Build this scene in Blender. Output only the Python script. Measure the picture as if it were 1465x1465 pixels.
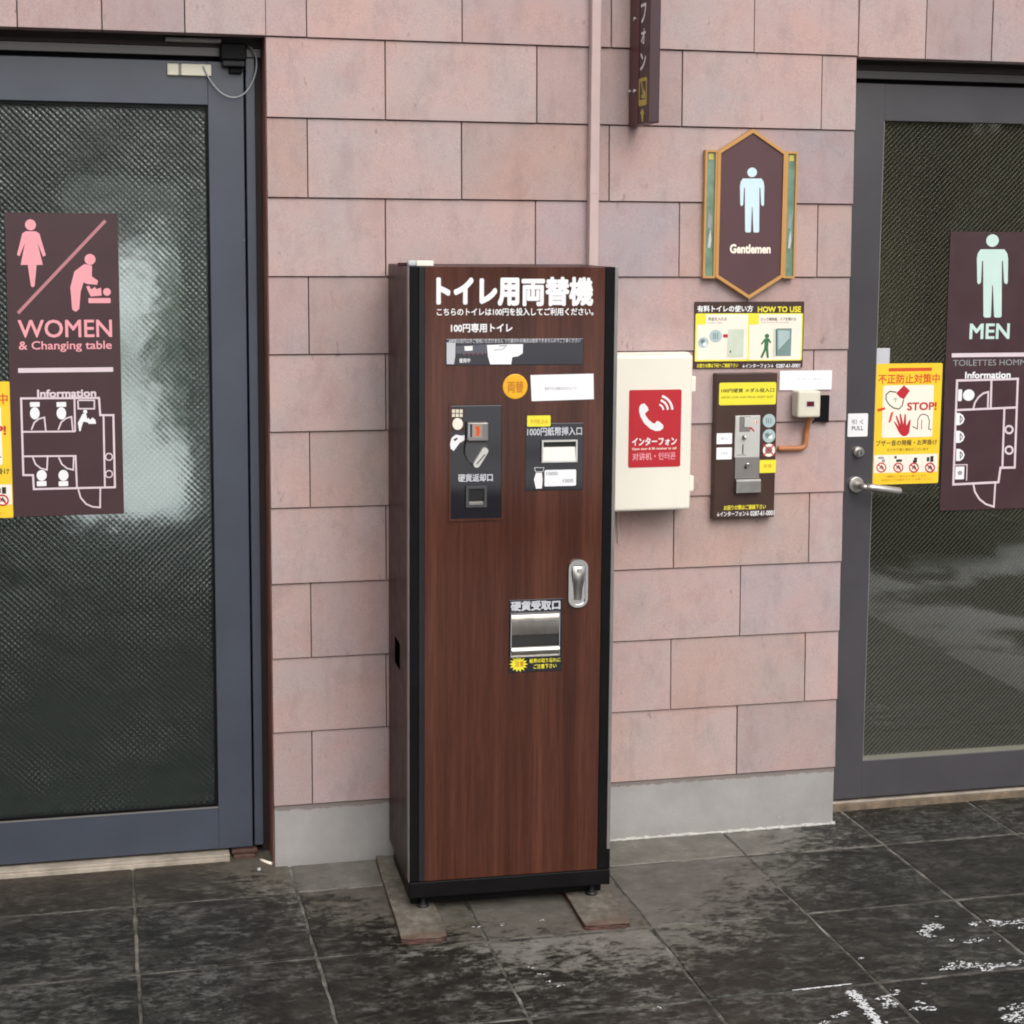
import bpy, bmesh, math, random
from mathutils import Vector, Matrix, noise as mnoise

for o in list(bpy.data.objects):
    bpy.data.objects.remove(o)
SC = bpy.context.scene
COL = SC.collection
random.seed(7)

# ------------------------------------------------------------------ camera
F, PITCH, ROLL, YAW = 2456.21, -0.126109, -0.007275, 0.236646
CX, CY, CZ = -0.52697, -4.42605, 1.51541
PPY = -88.08                       # principal point above the picture's centre (the photo is a crop)
G = -0.169                         # ground level (0 = underside of the lowest block course)


def cam_to_world(x3, y2, z3):
    c2, s2 = math.cos(ROLL), math.sin(ROLL)
    x = c2 * x3 + s2 * z3
    z2 = -s2 * x3 + c2 * z3
    c, s = math.cos(PITCH), math.sin(PITCH)
    y = c * y2 - s * z2
    z = s * y2 + c * z2
    c3, s3 = math.cos(YAW), math.sin(YAW)
    return Vector((c3 * x + s3 * y, -s3 * x + c3 * y, z))


CAMP = Vector((CX, CY, CZ))
cam = bpy.data.cameras.new('camera')
cam_o = bpy.data.objects.new('camera', cam)
COL.objects.link(cam_o)
cam.sensor_width = 36.0
cam.sensor_fit = 'HORIZONTAL'
cam.lens = F / 1465 * 36
cam.shift_y = PPY / 1465
cam.clip_start = 0.05
cam.clip_end = 2000
R_ = cam_to_world(1, 0, 0)
U_ = cam_to_world(0, 0, 1)
B_ = -cam_to_world(0, 1, 0)
cam_o.matrix_world = Matrix(((R_.x, U_.x, B_.x, CX), (R_.y, U_.y, B_.y, CY), (R_.z, U_.z, B_.z, CZ), (0, 0, 0, 1)))
SC.camera = cam_o

# ------------------------------------------------------------------ sky, sun, exposure
SUN_EL, SUN_AZ = math.radians(44), math.radians(172)      # azimuth from north (+Y) towards east (+X)
world = bpy.data.worlds.new('World')
SC.world = world
world.use_nodes = True
wn = world.node_tree
wn.nodes.clear()
sky = wn.nodes.new('ShaderNodeTexSky')
sky.sky_type = 'NISHITA'
sky.sun_disc = False
sky.sun_elevation = SUN_EL
sky.sun_rotation = SUN_AZ
sky.air_density = 1.0
sky.dust_density = 6.0
sky.ozone_density = 1.0
hsv = wn.nodes.new('ShaderNodeHueSaturation')
hsv.inputs['Saturation'].default_value = 0.22
bg = wn.nodes.new('ShaderNodeBackground')
bg.inputs['Strength'].default_value = 0.15
wo = wn.nodes.new('ShaderNodeOutputWorld')
wn.links.new(sky.outputs[0], hsv.inputs['Color'])
wn.links.new(hsv.outputs[0], bg.inputs['Color'])
wn.links.new(bg.outputs[0], wo.inputs['Surface'])

sl = bpy.data.lights.new('sun', 'SUN')
sl.energy = 0.6
sl.angle = math.radians(60)
sl.color = (1.0, 0.96, 0.92)
so = bpy.data.objects.new('sun', sl)
COL.objects.link(so)
so.location = (4, -6, 8)
sd = Vector((math.sin(SUN_AZ) * math.cos(SUN_EL), math.cos(SUN_AZ) * math.cos(SUN_EL), math.sin(SUN_EL)))
so.rotation_euler = sd.to_track_quat('Z', 'Y').to_euler()

SC.view_settings.view_transform = 'Standard'
SC.view_settings.look = 'None'
SC.view_settings.exposure = 0.04
SC.view_settings.gamma = 1.0
SC.render.engine = 'CYCLES'
SC.cycles.max_bounces = 8
SC.cycles.filter_width = 1.9


# ------------------------------------------------------------------ materials
def srgb(r, g, b):
    f = lambda c: (c / 255 / 12.92) if c / 255 <= 0.04045 else ((c / 255 + 0.055) / 1.055) ** 2.4
    return (f(r), f(g), f(b), 1)


class N:
    """short hand for a node tree"""
    def __init__(self, name):
        self.m = bpy.data.materials.new(name)
        self.m.use_nodes = True
        self.t = self.m.node_tree
        self.b = self.t.nodes['Principled BSDF']

    def n(self, typ, **kw):
        nd = self.t.nodes.new(typ)
        for k, v in kw.items():
            if hasattr(nd, k) and k not in nd.inputs:
                setattr(nd, k, v)
            else:
                nd.inputs[k].default_value = v
        return nd

    def l(self, a, b):
        self.t.links.new(a, b)

    def coord(self, kind='Object', scale=(1, 1, 1)):
        tc = self.n('ShaderNodeTexCoord')
        mp = self.n('ShaderNodeMapping')
        mp.inputs['Scale'].default_value = scale
        self.l(tc.outputs[kind], mp.inputs['Vector'])
        return mp.outputs[0]

    def noise(self, vec, scale, detail=4, rough=0.55):
        nd = self.n('ShaderNodeTexNoise')
        nd.inputs['Scale'].default_value = scale
        nd.inputs['Detail'].default_value = detail
        nd.inputs['Roughness'].default_value = rough
        if vec is not None:
            self.l(vec, nd.inputs['Vector'])
        return nd.outputs['Fac']

    def ramp(self, fac, stops):
        nd = self.n('ShaderNodeValToRGB')
        els = nd.color_ramp.elements
        while len(els) < len(stops):
            els.new(0.5)
        for e, (p, c) in zip(els, stops):
            e.position = p
            e.color = c if len(c) == 4 else (*c, 1)
        self.l(fac, nd.inputs[0])
        return nd.outputs[0]

    def mix(self, fac, a, b, blend='MIX'):
        nd = self.n('ShaderNodeMix', data_type='RGBA', blend_type=blend)
        for sock, v in ((nd.inputs[0], fac), (nd.inputs[6], a), (nd.inputs[7], b)):
            if hasattr(v, 'links'):
                self.l(v, sock)
            else:
                sock.default_value = v
        return nd.outputs[2]

    def math(self, op, a, b=None, c=None):
        nd = self.n('ShaderNodeMath', operation=op)
        for i, v in enumerate((a, b, c)):
            if v is None:
                continue
            if hasattr(v, 'links'):
                self.l(v, nd.inputs[i])
            else:
                nd.inputs[i].default_value = v
        return nd.outputs[0]

    def bump(self, h, dist, strength=1.0):
        nd = self.n('ShaderNodeBump')
        nd.inputs['Distance'].default_value = dist
        nd.inputs['Strength'].default_value = strength
        self.l(h, nd.inputs['Height'])
        self.l(nd.outputs[0], self.b.inputs['Normal'])
        return nd


def plain(name, col, rough=0.5, metal=0.0, var=0.08, scale=14, bump=0.0, spec=0.5, coat=0.0, ior=1.5):
    """painted, printed or moulded surface with faint uneven tone"""
    k = N(name)
    v = k.coord()
    f = k.noise(v, scale, 5)
    c = col if len(col) == 4 else (*col, 1)
    lo = tuple(x * (1 - var) for x in c[:3]) + (1,)
    hi = tuple(min(1, x * (1 + var)) for x in c[:3]) + (1,)
    k.l(k.ramp(f, [(0.3, lo), (0.7, hi)]), k.b.inputs['Base Color'])
    k.l(k.ramp(f, [(0.3, (rough * 0.85,) * 3), (0.7, (min(1, rough * 1.15),) * 3)]), k.b.inputs['Roughness'])
    k.b.inputs['Metallic'].default_value = metal
    k.b.inputs['Specular IOR Level'].default_value = spec
    k.b.inputs['Coat Weight'].default_value = coat
    k.b.inputs['IOR'].default_value = ior
    if bump:
        k.bump(k.noise(v, scale * 8, 3), bump)
    return k.m


M = {}
M['white'] = plain('white_print', (0.86, 0.86, 0.87), 0.45, var=0.02)
M['paper'] = plain('paper', (0.90, 0.90, 0.93), 0.6, var=0.02)
M['cream'] = plain('cream_plastic', (0.88, 0.835, 0.725), 0.42, var=0.03, scale=6)
M['ivory'] = plain('ivory_plastic', (0.72, 0.68, 0.55), 0.45, var=0.04)
M['maroon'] = plain('maroon_board', srgb(86, 56, 60), 0.5, var=0.06)
M['maroon_dark'] = plain('dark_maroon_board', srgb(66, 42, 46), 0.42, var=0.05)
M['brown_board'] = plain('brown_board', srgb(66, 44, 38), 0.4, var=0.05)
M['gold'] = plain('ochre_gold_paint', srgb(196, 146, 82), 0.45, var=0.05)
M['red'] = plain('red_print', srgb(190, 34, 46), 0.45, var=0.03)
M['redorange'] = plain('orange_red_print', srgb(214, 78, 30), 0.5, var=0.03)
M['yellow'] = plain('yellow_print', srgb(248, 206, 46), 0.45, var=0.03)
M['lemon'] = plain('lemon_print', srgb(240, 228, 60), 0.45, var=0.03)
M['amber'] = plain('amber_sticker', srgb(240, 178, 30), 0.45, var=0.04)
M['amber_dark'] = plain('amber_print', srgb(196, 120, 20), 0.5)
M['pink'] = plain('pink_print', srgb(236, 160, 168), 0.5, var=0.03)
M['paleblue'] = plain('pale_blue_print', srgb(208, 232, 240), 0.5, var=0.03)
M['palegreen'] = plain('pale_green_print', srgb(200, 226, 218), 0.5, var=0.03)
M['plan'] = plain('lilac_white_print', srgb(222, 205, 212), 0.5, var=0.03)
M['warmwhite'] = plain('warm_white_print', srgb(250, 238, 222), 0.5, var=0.03)
M['grey_print'] = plain('grey_print', srgb(150, 152, 156), 0.5)
M['lightgrey'] = plain('light_grey_print', srgb(196, 198, 204), 0.45)
M['coin'] = plain('coin_print', srgb(176, 196, 196), 0.5)
M['coin_dark'] = plain('coin_shade_print', srgb(110, 130, 134), 0.5)
M['green'] = plain('green_print', srgb(52, 118, 72), 0.5)
M['doorgreen'] = plain('pale_door_print', srgb(206, 216, 196), 0.5)
M['glassprint'] = plain('grey_green_print', srgb(120, 146, 142), 0.45)
M['black'] = plain('black_paint', (0.006, 0.0055, 0.006), 0.5, var=0.2, spec=0.12)
M['inkblack'] = plain('black_print', (0.02, 0.02, 0.02), 0.5)
M['charcoal'] = plain('charcoal_trim', (0.018, 0.017, 0.018), 0.45, var=0.15, spec=0.25)
M['gloss_black'] = plain('black_gloss_panel', (0.006, 0.005, 0.011), 0.05, var=0.1, ior=1.72)
M['acrylic'] = plain('smoky_acrylic', (0.012, 0.012, 0.020), 0.06, var=0.1, ior=1.7)
M['steel'] = plain('brushed_steel', (0.62, 0.60, 0.57), 0.32, metal=1.0, var=0.08, scale=40)
M['satin'] = plain('satin_aluminium', (0.60, 0.57, 0.54), 0.38, metal=0.9, var=0.06)
M['smoke_chrome'] = plain('worn_chrome', (0.46, 0.43, 0.40), 0.16, metal=1.0, var=0.2, scale=30)
M['chrome'] = plain('chrome', (0.86, 0.86, 0.86), 0.08, metal=1.0, var=0.03)
M['silverpaint'] = plain('silver_plate', (0.66, 0.65, 0.62), 0.4, metal=0.35, var=0.05)
M['greymetal'] = plain('grey_metal', (0.27, 0.255, 0.245), 0.42, metal=0.5, var=0.1)
M['darkgrey'] = plain('dark_grey_plastic', (0.06, 0.06, 0.065), 0.4)
M['copper'] = plain('ochre_painted_tube', srgb(186, 122, 76), 0.5, var=0.1)
M['threshold'] = plain('pale_threshold', (0.38, 0.33, 0.27), 0.6, var=0.25, scale=20)
M['rust'] = plain('rusty_pivot', (0.075, 0.034, 0.025), 0.7, var=0.5, scale=60)
M['reveal'] = plain('reveal_trim', (0.26, 0.11, 0.082), 0.6, var=0.25, scale=8)
M['darktrim'] = plain('dark_brown_trim', (0.030, 0.017, 0.014), 0.55, var=0.2)
M['wire'] = plain('grey_cable', (0.30, 0.30, 0.31), 0.5)
M['pinkpipe'] = plain('pink_painted_conduit', (0.56, 0.42, 0.40), 0.5, var=0.06)
M['cabinet'] = plain('brown_violet_enamel', (0.050, 0.023, 0.024), 0.34, var=0.08, spec=0.10, ior=1.3)
M['redwindow'] = plain('dark_red_window', (0.12, 0.012, 0.012), 0.25)
M['skyglass'] = plain('mottled_green_strip', srgb(110, 138, 118), 0.4, var=0.3, scale=30)


def mat_frame(name, col):
    k = N(name)
    v = k.coord()
    f = k.noise(v, 5, 5)
    c = k.ramp(f, [(0.3, tuple(c * 0.88 for c in col)), (0.7, tuple(c * 1.10 for c in col))])
    sp = k.ramp(k.noise(k.coord(scale=(1, 1, 0.5)), 75, 2), [(0.775, (0, 0, 0)), (0.79, (1, 1, 1))])
    c = k.mix(k.math('MULTIPLY', sp, 0.7), c, (0.42, 0.42, 0.42, 1))
    k.l(c, k.b.inputs['Base Color'])
    k.b.inputs['Roughness'].default_value = 0.24
    k.b.inputs['IOR'].default_value = 1.65
    k.bump(k.noise(v, 900, 2), 0.0003, 0.25)
    return k.m


M['navy'] = mat_frame('blue_grey_frame_paint', (0.050, 0.060, 0.084))
M['grey'] = mat_frame('grey_frame_paint', (0.066, 0.062, 0.070))
M['header'] = mat_frame('dark_frame_header', (0.070, 0.060, 0.062))


def mat_block():
    k = N('pink_block')
    v = k.coord()
    at = k.n('ShaderNodeAttribute', attribute_name='tint')
    c = k.ramp(k.noise(v, 4.2, 4, 0.55), [(0.30, (0.440, 0.366, 0.362)), (0.48, (0.490, 0.370, 0.356)), (0.68, (0.535, 0.360, 0.330))])
    blot = k.ramp(k.noise(v, 8, 5, 0.62), [(0.50, (0, 0, 0)), (0.68, (1, 1, 1))])
    c = k.mix(k.math('MULTIPLY', blot, 0.42), c, (0.440, 0.282, 0.255, 1))
    gr = k.ramp(k.noise(k.coord(scale=(1, 1.3, 0.5)), 15, 6, 0.68), [(0.50, (0, 0, 0)), (0.68, (1, 1, 1))])
    c = k.mix(k.math('MULTIPLY', gr, 0.34), c, (0.285, 0.222, 0.218, 1))
    c = k.mix(1.0, c, at.outputs['Color'], 'MULTIPLY')
    # fine grain, and small dark weather stains drawn out downwards
    g = k.ramp(k.noise(v, 330, 3, 0.6), [(0.35, (0.90,) * 3), (0.65, (1.08,) * 3)])
    c = k.mix(1.0, c, g, 'MULTIPLY')
    vs = k.coord(scale=(1, 1, 0.35))
    st = k.math('MULTIPLY', k.ramp(k.noise(vs, 60, 4, 0.65), [(0.62, (0, 0, 0)), (0.72, (1, 1, 1))]),
                k.ramp(k.noise(v, 7, 3), [(0.44, (0, 0, 0)), (0.60, (1, 1, 1))]))
    c = k.mix(k.math('MULTIPLY', st, 0.55), c, (0.150, 0.110, 0.108, 1))
    k.l(c, k.b.inputs['Base Color'])
    k.b.inputs['Roughness'].default_value = 0.8
    k.b.inputs['Specular IOR Level'].default_value = 0.3
    h = k.math('ADD', k.noise(v, 260, 3), k.math('MULTIPLY', k.noise(v, 24, 4), 0.8))
    h = k.math('SUBTRACT', h, k.math('MULTIPLY', st, 0.8))
    k.bump(h, 0.0009, 0.6)
    return k.m


M['block'] = mat_block()


def mat_plinth():
    k = N('grey_concrete')
    v = k.coord()
    c = k.ramp(k.noise(v, 6, 6, 0.6), [(0.3, (0.300, 0.288, 0.278)), (0.7, (0.385, 0.372, 0.360))])
    sp = k.ramp(k.noise(v, 55, 2), [(0.76, (0, 0, 0)), (0.79, (1, 1, 1))])
    c = k.mix(k.math('MULTIPLY', sp, 0.6), c, (0.7, 0.7, 0.7, 1))
    # ragged brown line of old render under the block course
    tc = k.n('ShaderNodeTexCoord')
    sx = k.n('ShaderNodeSeparateXYZ')
    k.l(tc.outputs['Object'], sx.inputs[0])
    edge = k.math('ADD', sx.outputs[2], k.math('MULTIPLY', k.math('SUBTRACT', k.noise(v, 45, 5, 0.7), 0.5), 0.024))
    lip = k.ramp(k.math('MULTIPLY_ADD', edge, 60.0, 1.35), [(0.42, (0, 0, 0)), (0.58, (1, 1, 1))])
    c = k.mix(k.math('MULTIPLY', lip, 0.75), c, (0.20, 0.155, 0.14, 1))
    sp2 = k.math('MULTIPLY', k.ramp(k.math('MULTIPLY_ADD', edge, -12.0, -1.35), [(0.2, (0, 0, 0)), (0.9, (1, 1, 1))]), k.noise(v, 22, 5, 0.7))
    c = k.mix(k.math('MULTIPLY', sp2, 0.55), c, (0.15, 0.135, 0.12, 1))
    k.l(c, k.b.inputs['Base Color'])
    k.b.inputs['Roughness'].default_value = 0.85
    k.bump(k.noise(v, 120, 5), 0.0015, 0.6)
    return k.m


M['plinth'] = mat_plinth()
M['sealant'] = plain('pale_sealant', (0.62, 0.60, 0.57), 0.7, var=0.15, scale=40)
M['dullbead'] = plain('dull_bead', (0.20, 0.195, 0.155), 0.6)
M['void'] = plain('dark_cut_out', (0.003, 0.003, 0.003), 0.95, spec=0.0)
M['brownsill'] = plain('dirty_brown_sill', (0.17, 0.125, 0.085), 0.8, var=0.4, scale=30)
M['mortar'] = plain('dark_joint', (0.060, 0.036, 0.033), 0.9, var=0.2)


def mat_wood():
    k = N('wood_laminate')
    v = k.coord(scale=(1, 1, 0.035))
    v2 = k.coord(scale=(1, 1, 0.012))
    g = k.noise(v, 170, 6, 0.7)
    g2 = k.noise(v2, 26, 3, 0.5)
    c = k.ramp(g2, [(0.30, (0.054, 0.0140, 0.0068)), (0.50, (0.072, 0.0205, 0.0105)), (0.70, (0.098, 0.0300, 0.0165))])
    d = k.ramp(g, [(0.35, (0.70, 0.66, 0.64)), (0.65, (1.22, 1.24, 1.26))])
    k.l(k.mix(1.0, c, d, 'MULTIPLY'), k.b.inputs['Base Color'])
    k.b.inputs['Roughness'].default_value = 0.13
    k.b.inputs['IOR'].default_value = 1.5
    k.bump(g, 0.0002, 0.25)
    return k.m


M['wood'] = mat_wood()


def mat_glass(name, tint, pitch, wires, rough, relief, haze_tint, amount, ior):
    """patterned glazing: pressed diamond relief that scatters what is seen through and in it"""
    k = N(name)
    tc = k.n('ShaderNodeTexCoord')
    sx = k.n('ShaderNodeSeparateXYZ')
    k.l(tc.outputs['Object'], sx.inputs[0])
    w = math.pi / pitch
    wob = k.math('MULTIPLY', k.noise(tc.outputs['Object'], 4, 2), 0.006)
    a = k.math('ABSOLUTE', k.math('SINE', k.math('MULTIPLY', k.math('ADD', k.math('ADD', sx.outputs[0], sx.outputs[2]), wob), w)))
    b = k.math('ABSOLUTE', k.math('SINE', k.math('MULTIPLY', k.math('ADD', k.math('SUBTRACT', sx.outputs[0], sx.outputs[2]), wob), w)))
    h = k.math('ADD', k.math('MULTIPLY', a, 0.5 if wires else 1.0), k.math('MULTIPLY', b, 1.0 if wires else 0.62))
    h = k.math('ADD', h, k.math('MULTIPLY', k.noise(tc.outputs['Object'], 60, 3), 0.12))
    if not wires:                                      # the pressing is uneven from place to place
        h = k.math('MULTIPLY', h, k.math('MULTIPLY_ADD', k.noise(tc.outputs['Object'], 3.5, 3, 0.6), 2.6, -0.35))
        h = k.math('ADD', h, k.math('MULTIPLY', k.noise(tc.outputs['Object'], 9, 2), 6.0))
    k.b.inputs['Base Color'].default_value = (*tint, 1)
    k.b.inputs['Roughness'].default_value = rough
    k.b.inputs['IOR'].default_value = ior
    k.b.inputs['Transmission Weight'].default_value = 1.0
    bn = k.bump(h, relief, 1.0)
    haze = k.n('ShaderNodeBsdfDiffuse')  # even diffuse haze standing in for pale reflections on the pane
    haze.inputs['Color'].default_value = (*haze_tint, 1)
    k.l(bn.outputs[0], haze.inputs['Normal'])
    hm = k.n('ShaderNodeMixShader')
    hm.inputs[0].default_value = amount
    k.l(k.b.outputs[0], hm.inputs[1])
    k.l(haze.outputs[0], hm.inputs[2])
    k.l(hm.outputs[0], k.t.nodes['Material Output'].inputs['Surface'])
    if wires:
        # wire net cast into the glass
        lines = k.ramp(b, [(0.08, (1, 1, 1)), (0.26, (0, 0, 0))])
        lines2 = k.ramp(a, [(0.0, (1, 1, 1)), (0.20, (0, 0, 0))])
        ln = k.math('MINIMUM', k.math('ADD', k.math('MULTIPLY', lines, 0.58), k.math('MULTIPLY', lines2, 0.14)), 1.0)
        wire = k.n('ShaderNodeBsdfDiffuse')
        wire.inputs['Color'].default_value = (0.24, 0.245, 0.205, 1)
        mx = k.n('ShaderNodeMixShader')
        k.l(ln, mx.inputs[0])
        k.l(hm.outputs[0], mx.inputs[1])
        k.l(wire.outputs[0], mx.inputs[2])
        k.l(mx.outputs[0], k.t.nodes['Material Output'].inputs['Surface'])
    return k.m


M['glass_left'] = mat_glass('diamond_glass', (0.74, 0.84, 0.80), 0.0165, False, 0.12, 0.00082, (0.115, 0.15, 0.135), 0.08, 1.42)
M['glass_right'] = mat_glass('wired_glass', (0.72, 0.72, 0.62), 0.0150, True, 0.02, 0.000006, (0.14, 0.14, 0.095), 0.08, 2.0)


def mat_slate():
    k = N('slate')
    v = k.coord()
    at = k.n('ShaderNodeAttribute', attribute_name='tint')
    tc = k.n('ShaderNodeTexCoord')
    sx = k.n('ShaderNodeSeparateXYZ')
    k.l(tc.outputs['Object'], sx.inputs[0])
    X, Y = sx.outputs[0], sx.outputs[1]
    n1 = k.noise(v, 3.2, 6, 0.65)
    n2 = k.noise(v, 16, 6, 0.7)
    wv = k.n('ShaderNodeTexNoise')
    wv.inputs['Scale'].default_value = 6
    wv.inputs['Detail'].default_value = 3
    k.l(v, wv.inputs['Vector'])
    vs0 = k.coord(scale=(1.0, 1.7, 1))
    vs = k.mix(0.06, vs0, wv.outputs['Color'], 'ADD')
    n3 = k.noise(vs, 34, 5, 0.75)
    # rain-wet stone away from the wall, dry stone under the shelter of it, mottled edge between
    dx = k.math('SUBTRACT', X, 0.60)
    d = k.math('ADD', k.math('MULTIPLY', k.math('MULTIPLY', dx, dx), -1.45), k.math('MULTIPLY_ADD', Y, 1.25, 1.02))
    d = k.math('ADD', d, k.math('MULTIPLY', k.math('SUBTRACT', n1, 0.5), 0.55))
    n4 = k.noise(vs, 11, 5, 0.7)
    d = k.math('ADD', d, k.math('MULTIPLY', k.math('SUBTRACT', n3, 0.5), 1.5))
    d = k.math('ADD', d, k.math('MULTIPLY', k.math('SUBTRACT', n4, 0.5), 1.3))
    dry = k.ramp(k.math('ADD', d, 0.37), [(0.30, (0, 0, 0)), (0.60, (1, 1, 1))])
    wetc = k.ramp(n2, [(0.30, (0.0055, 0.0055, 0.0043)), (0.50, (0.0125, 0.0122, 0.0095)), (0.72, (0.046, 0.044, 0.036))])
    dryc = k.ramp(n2, [(0.28, (0.120, 0.112, 0.095)), (0.55, (0.200, 0.188, 0.163)), (0.78, (0.290, 0.278, 0.250))])
    c = k.mix(dry, wetc, dryc)
    # lime bloom and scuffs on the wet part
    bl = k.math('MULTIPLY', k.ramp(n3, [(0.45, (0, 0, 0)), (0.60, (1, 1, 1))]), k.ramp(n4, [(0.44, (0, 0, 0)), (0.60, (1, 1, 1))]))
    c = k.mix(k.math('MULTIPLY', bl, 0.66), c, (0.165, 0.162, 0.148, 1))
    fr = k.math('MULTIPLY', k.ramp(k.noise(vs, 70, 5, 0.75), [(0.58, (0, 0, 0)), (0.66, (1, 1, 1))]), k.ramp(n1, [(0.50, (0, 0, 0)), (0.62, (1, 1, 1))]))
    c = k.mix(k.math('MULTIPLY', fr, 0.5), c, (0.33, 0.33, 0.32, 1))
    rust = k.math('MULTIPLY', k.ramp(k.math('MULTIPLY_ADD', X, -2.2, 0.15), [(0.0, (0, 0, 0)), (0.35, (1, 1, 1))]), k.ramp(k.math('MULTIPLY_ADD', Y, 2.2, 0.75), [(0.0, (0, 0, 0)), (0.8, (1, 1, 1))]))
    c = k.mix(k.math('MULTIPLY', rust, k.math('MULTIPLY', n4, 0.9)), c, (0.040, 0.024, 0.017, 1))
    c = k.mix(1.0, c, at.outputs['Color'], 'MULTIPLY')
    k.l(c, k.b.inputs['Base Color'])
    r = k.mix(dry, (0.30, 0.30, 0.30, 1), (0.75, 0.75, 0.75, 1))
    r = k.mix(k.math('MULTIPLY', n3, 0.5), r, (0.6, 0.6, 0.6, 1))
    k.l(r, k.b.inputs['Roughness'])
    k.b.inputs['Specular IOR Level'].default_value = 0.28
    h = k.math('ADD', k.math('MULTIPLY', n2, 1.0), k.math('MULTIPLY', n3, 0.5))
    k.bump(h, 0.006, 0.8)
    return k.m


M['slate'] = mat_slate()


def mat_grout():
    k = N('grout')
    v = k.coord()
    n1 = k.noise(v, 9, 5, 0.7)
    c = k.ramp(n1, [(0.36, (0.022, 0.020, 0.017)), (0.50, (0.090, 0.084, 0.070)), (0.68, (0.250, 0.238, 0.210))])
    k.l(c, k.b.inputs['Base Color'])
    k.b.inputs['Roughness'].default_value = 0.8
    k.bump(k.noise(v, 90, 4), 0.003, 0.8)
    return k.m


M['grout'] = mat_grout()
k_ = N('snow')
k_.b.inputs['Base Color'].default_value = (0.64, 0.65, 0.66, 1)
k_.b.inputs['Roughness'].default_value = 0.7
k_.bump(k_.noise(k_.coord(), 60, 4), 0.01, 0.6)
M['snow'] = k_.m


def mat_field():
    k = N('snowy_ground')
    v = k.coord()
    c = k.ramp(k.noise(v, 0.35, 6, 0.6), [(0.30, (0.30, 0.29, 0.27)), (0.42, (0.70, 0.71, 0.72)), (0.60, (0.82, 0.84, 0.86))])
    k.l(c, k.b.inputs['Base Color'])
    k.b.inputs['Roughness'].default_value = 0.8
    return k.m


M['field'] = mat_field()


def mat_asphalt():
    k = N('dark_asphalt')
    v = k.coord()
    tc = k.n('ShaderNodeTexCoord')
    sx = k.n('ShaderNodeSeparateXYZ')
    k.l(tc.outputs['Object'], sx.inputs[0])
    side = k.ramp(k.math('MULTIPLY_ADD', sx.outputs[0], 0.25, -0.55), [(0.0, (0, 0, 0)), (0.4, (1, 1, 1))])
    pat = k.ramp(k.noise(v, 0.85, 5, 0.6), [(0.49, (0, 0, 0)), (0.54, (1, 1, 1))])
    c = k.mix(k.math('MULTIPLY', side, pat), (0.033, 0.034, 0.028, 1), (0.80, 0.82, 0.84, 1))
    k.l(c, k.b.inputs['Base Color'])
    k.b.inputs['Roughness'].default_value = 0.8
    return k.m


M['asphalt'] = mat_asphalt()
M['conifer'] = plain('dark_conifer_green', (0.030, 0.042, 0.026), 0.8, var=0.5, scale=0.8)


def mat_timber():
    k = N('dirty_timber')
    v = k.coord()
    n = k.noise(v, 26, 6, 0.7)
    c = k.ramp(n, [(0.30, (0.075, 0.064, 0.049)), (0.52, (0.150, 0.134, 0.108)), (0.72, (0.26, 0.24, 0.20))])
    tc = k.n('ShaderNodeTexCoord')
    sx = k.n('ShaderNodeSeparateXYZ')
    k.l(tc.outputs['Object'], sx.inputs[0])
    st = k.ramp(k.math('ADD', k.math('MULTIPLY', sx.outputs[1], 9.0), k.math('MULTIPLY', k.noise(v, 20, 5, 0.7), 0.9)), [(0.55, (1, 1, 1)), (1.0, (0, 0, 0))])
    c = k.mix(k.math('MULTIPLY', st, 0.6), c, (0.135, 0.070, 0.045, 1))
    k.l(c, k.b.inputs['Base Color'])
    k.b.inputs['Roughness'].default_value = 0.8
    k.bump(n, 0.004, 0.8)
    return k.m


M['timber'] = mat_timber()


# ------------------------------------------------------------------ building helpers
def pixray(px, py):
    return cam_to_world((px - 732.5) / F, 1.0, -(py - 732.5 - PPY) / F)


class Plane:
    """an upright plane: origin (ox,oy), heading angle a (0 = along +X); local u along it, z up, d outwards"""
    def __init__(self, ox, oy, a=0.0):
        self.o = Vector((ox, oy, 0))
        self.u = Vector((math.cos(a), math.sin(a), 0))
        self.n = Vector((math.sin(a), -math.cos(a), 0))

    def uv(self, px, py):
        d = pixray(px, py)
        t = (self.o - CAMP).dot(self.n) / d.dot(self.n)
        p = CAMP + d * t
        return ((p - self.o).dot(self.u), p.z)

    def rect(self, x0, y0, x1, y1):
        xm, ym = (x0 + x1) / 2, (y0 + y1) / 2
        return (self.uv(x0, ym)[0], self.uv(x1, ym)[0], self.uv(xm, y1)[1], self.uv(xm, y0)[1])

    def p(self, u, z, d=0.0):
        return self.o + self.u * u + self.n * d + Vector((0, 0, z))


_TXT = {}


def text_geo(s, bold=0.0):
    if (s, bold) not in _TXT:
        cu = bpy.data.curves.new('lettering', 'FONT')
        cu.body = s
        cu.offset = bold
        cu.resolution_u = 3
        cu.fill_mode = 'FRONT'
        ob = bpy.data.objects.new('lettering', cu)
        COL.objects.link(ob)
        dg = bpy.context.evaluated_depsgraph_get()
        me = bpy.data.meshes.new_from_object(ob.evaluated_get(dg))
        vs = [(v.co.x, v.co.y) for v in me.vertices]
        fs = [tuple(p.vertices) for p in me.polygons]
        bpy.data.objects.remove(ob)
        bpy.data.curves.remove(cu)
        bpy.data.meshes.remove(me)
        _TXT[(s, bold)] = (vs, fs)
    return _TXT[(s, bold)]


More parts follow.
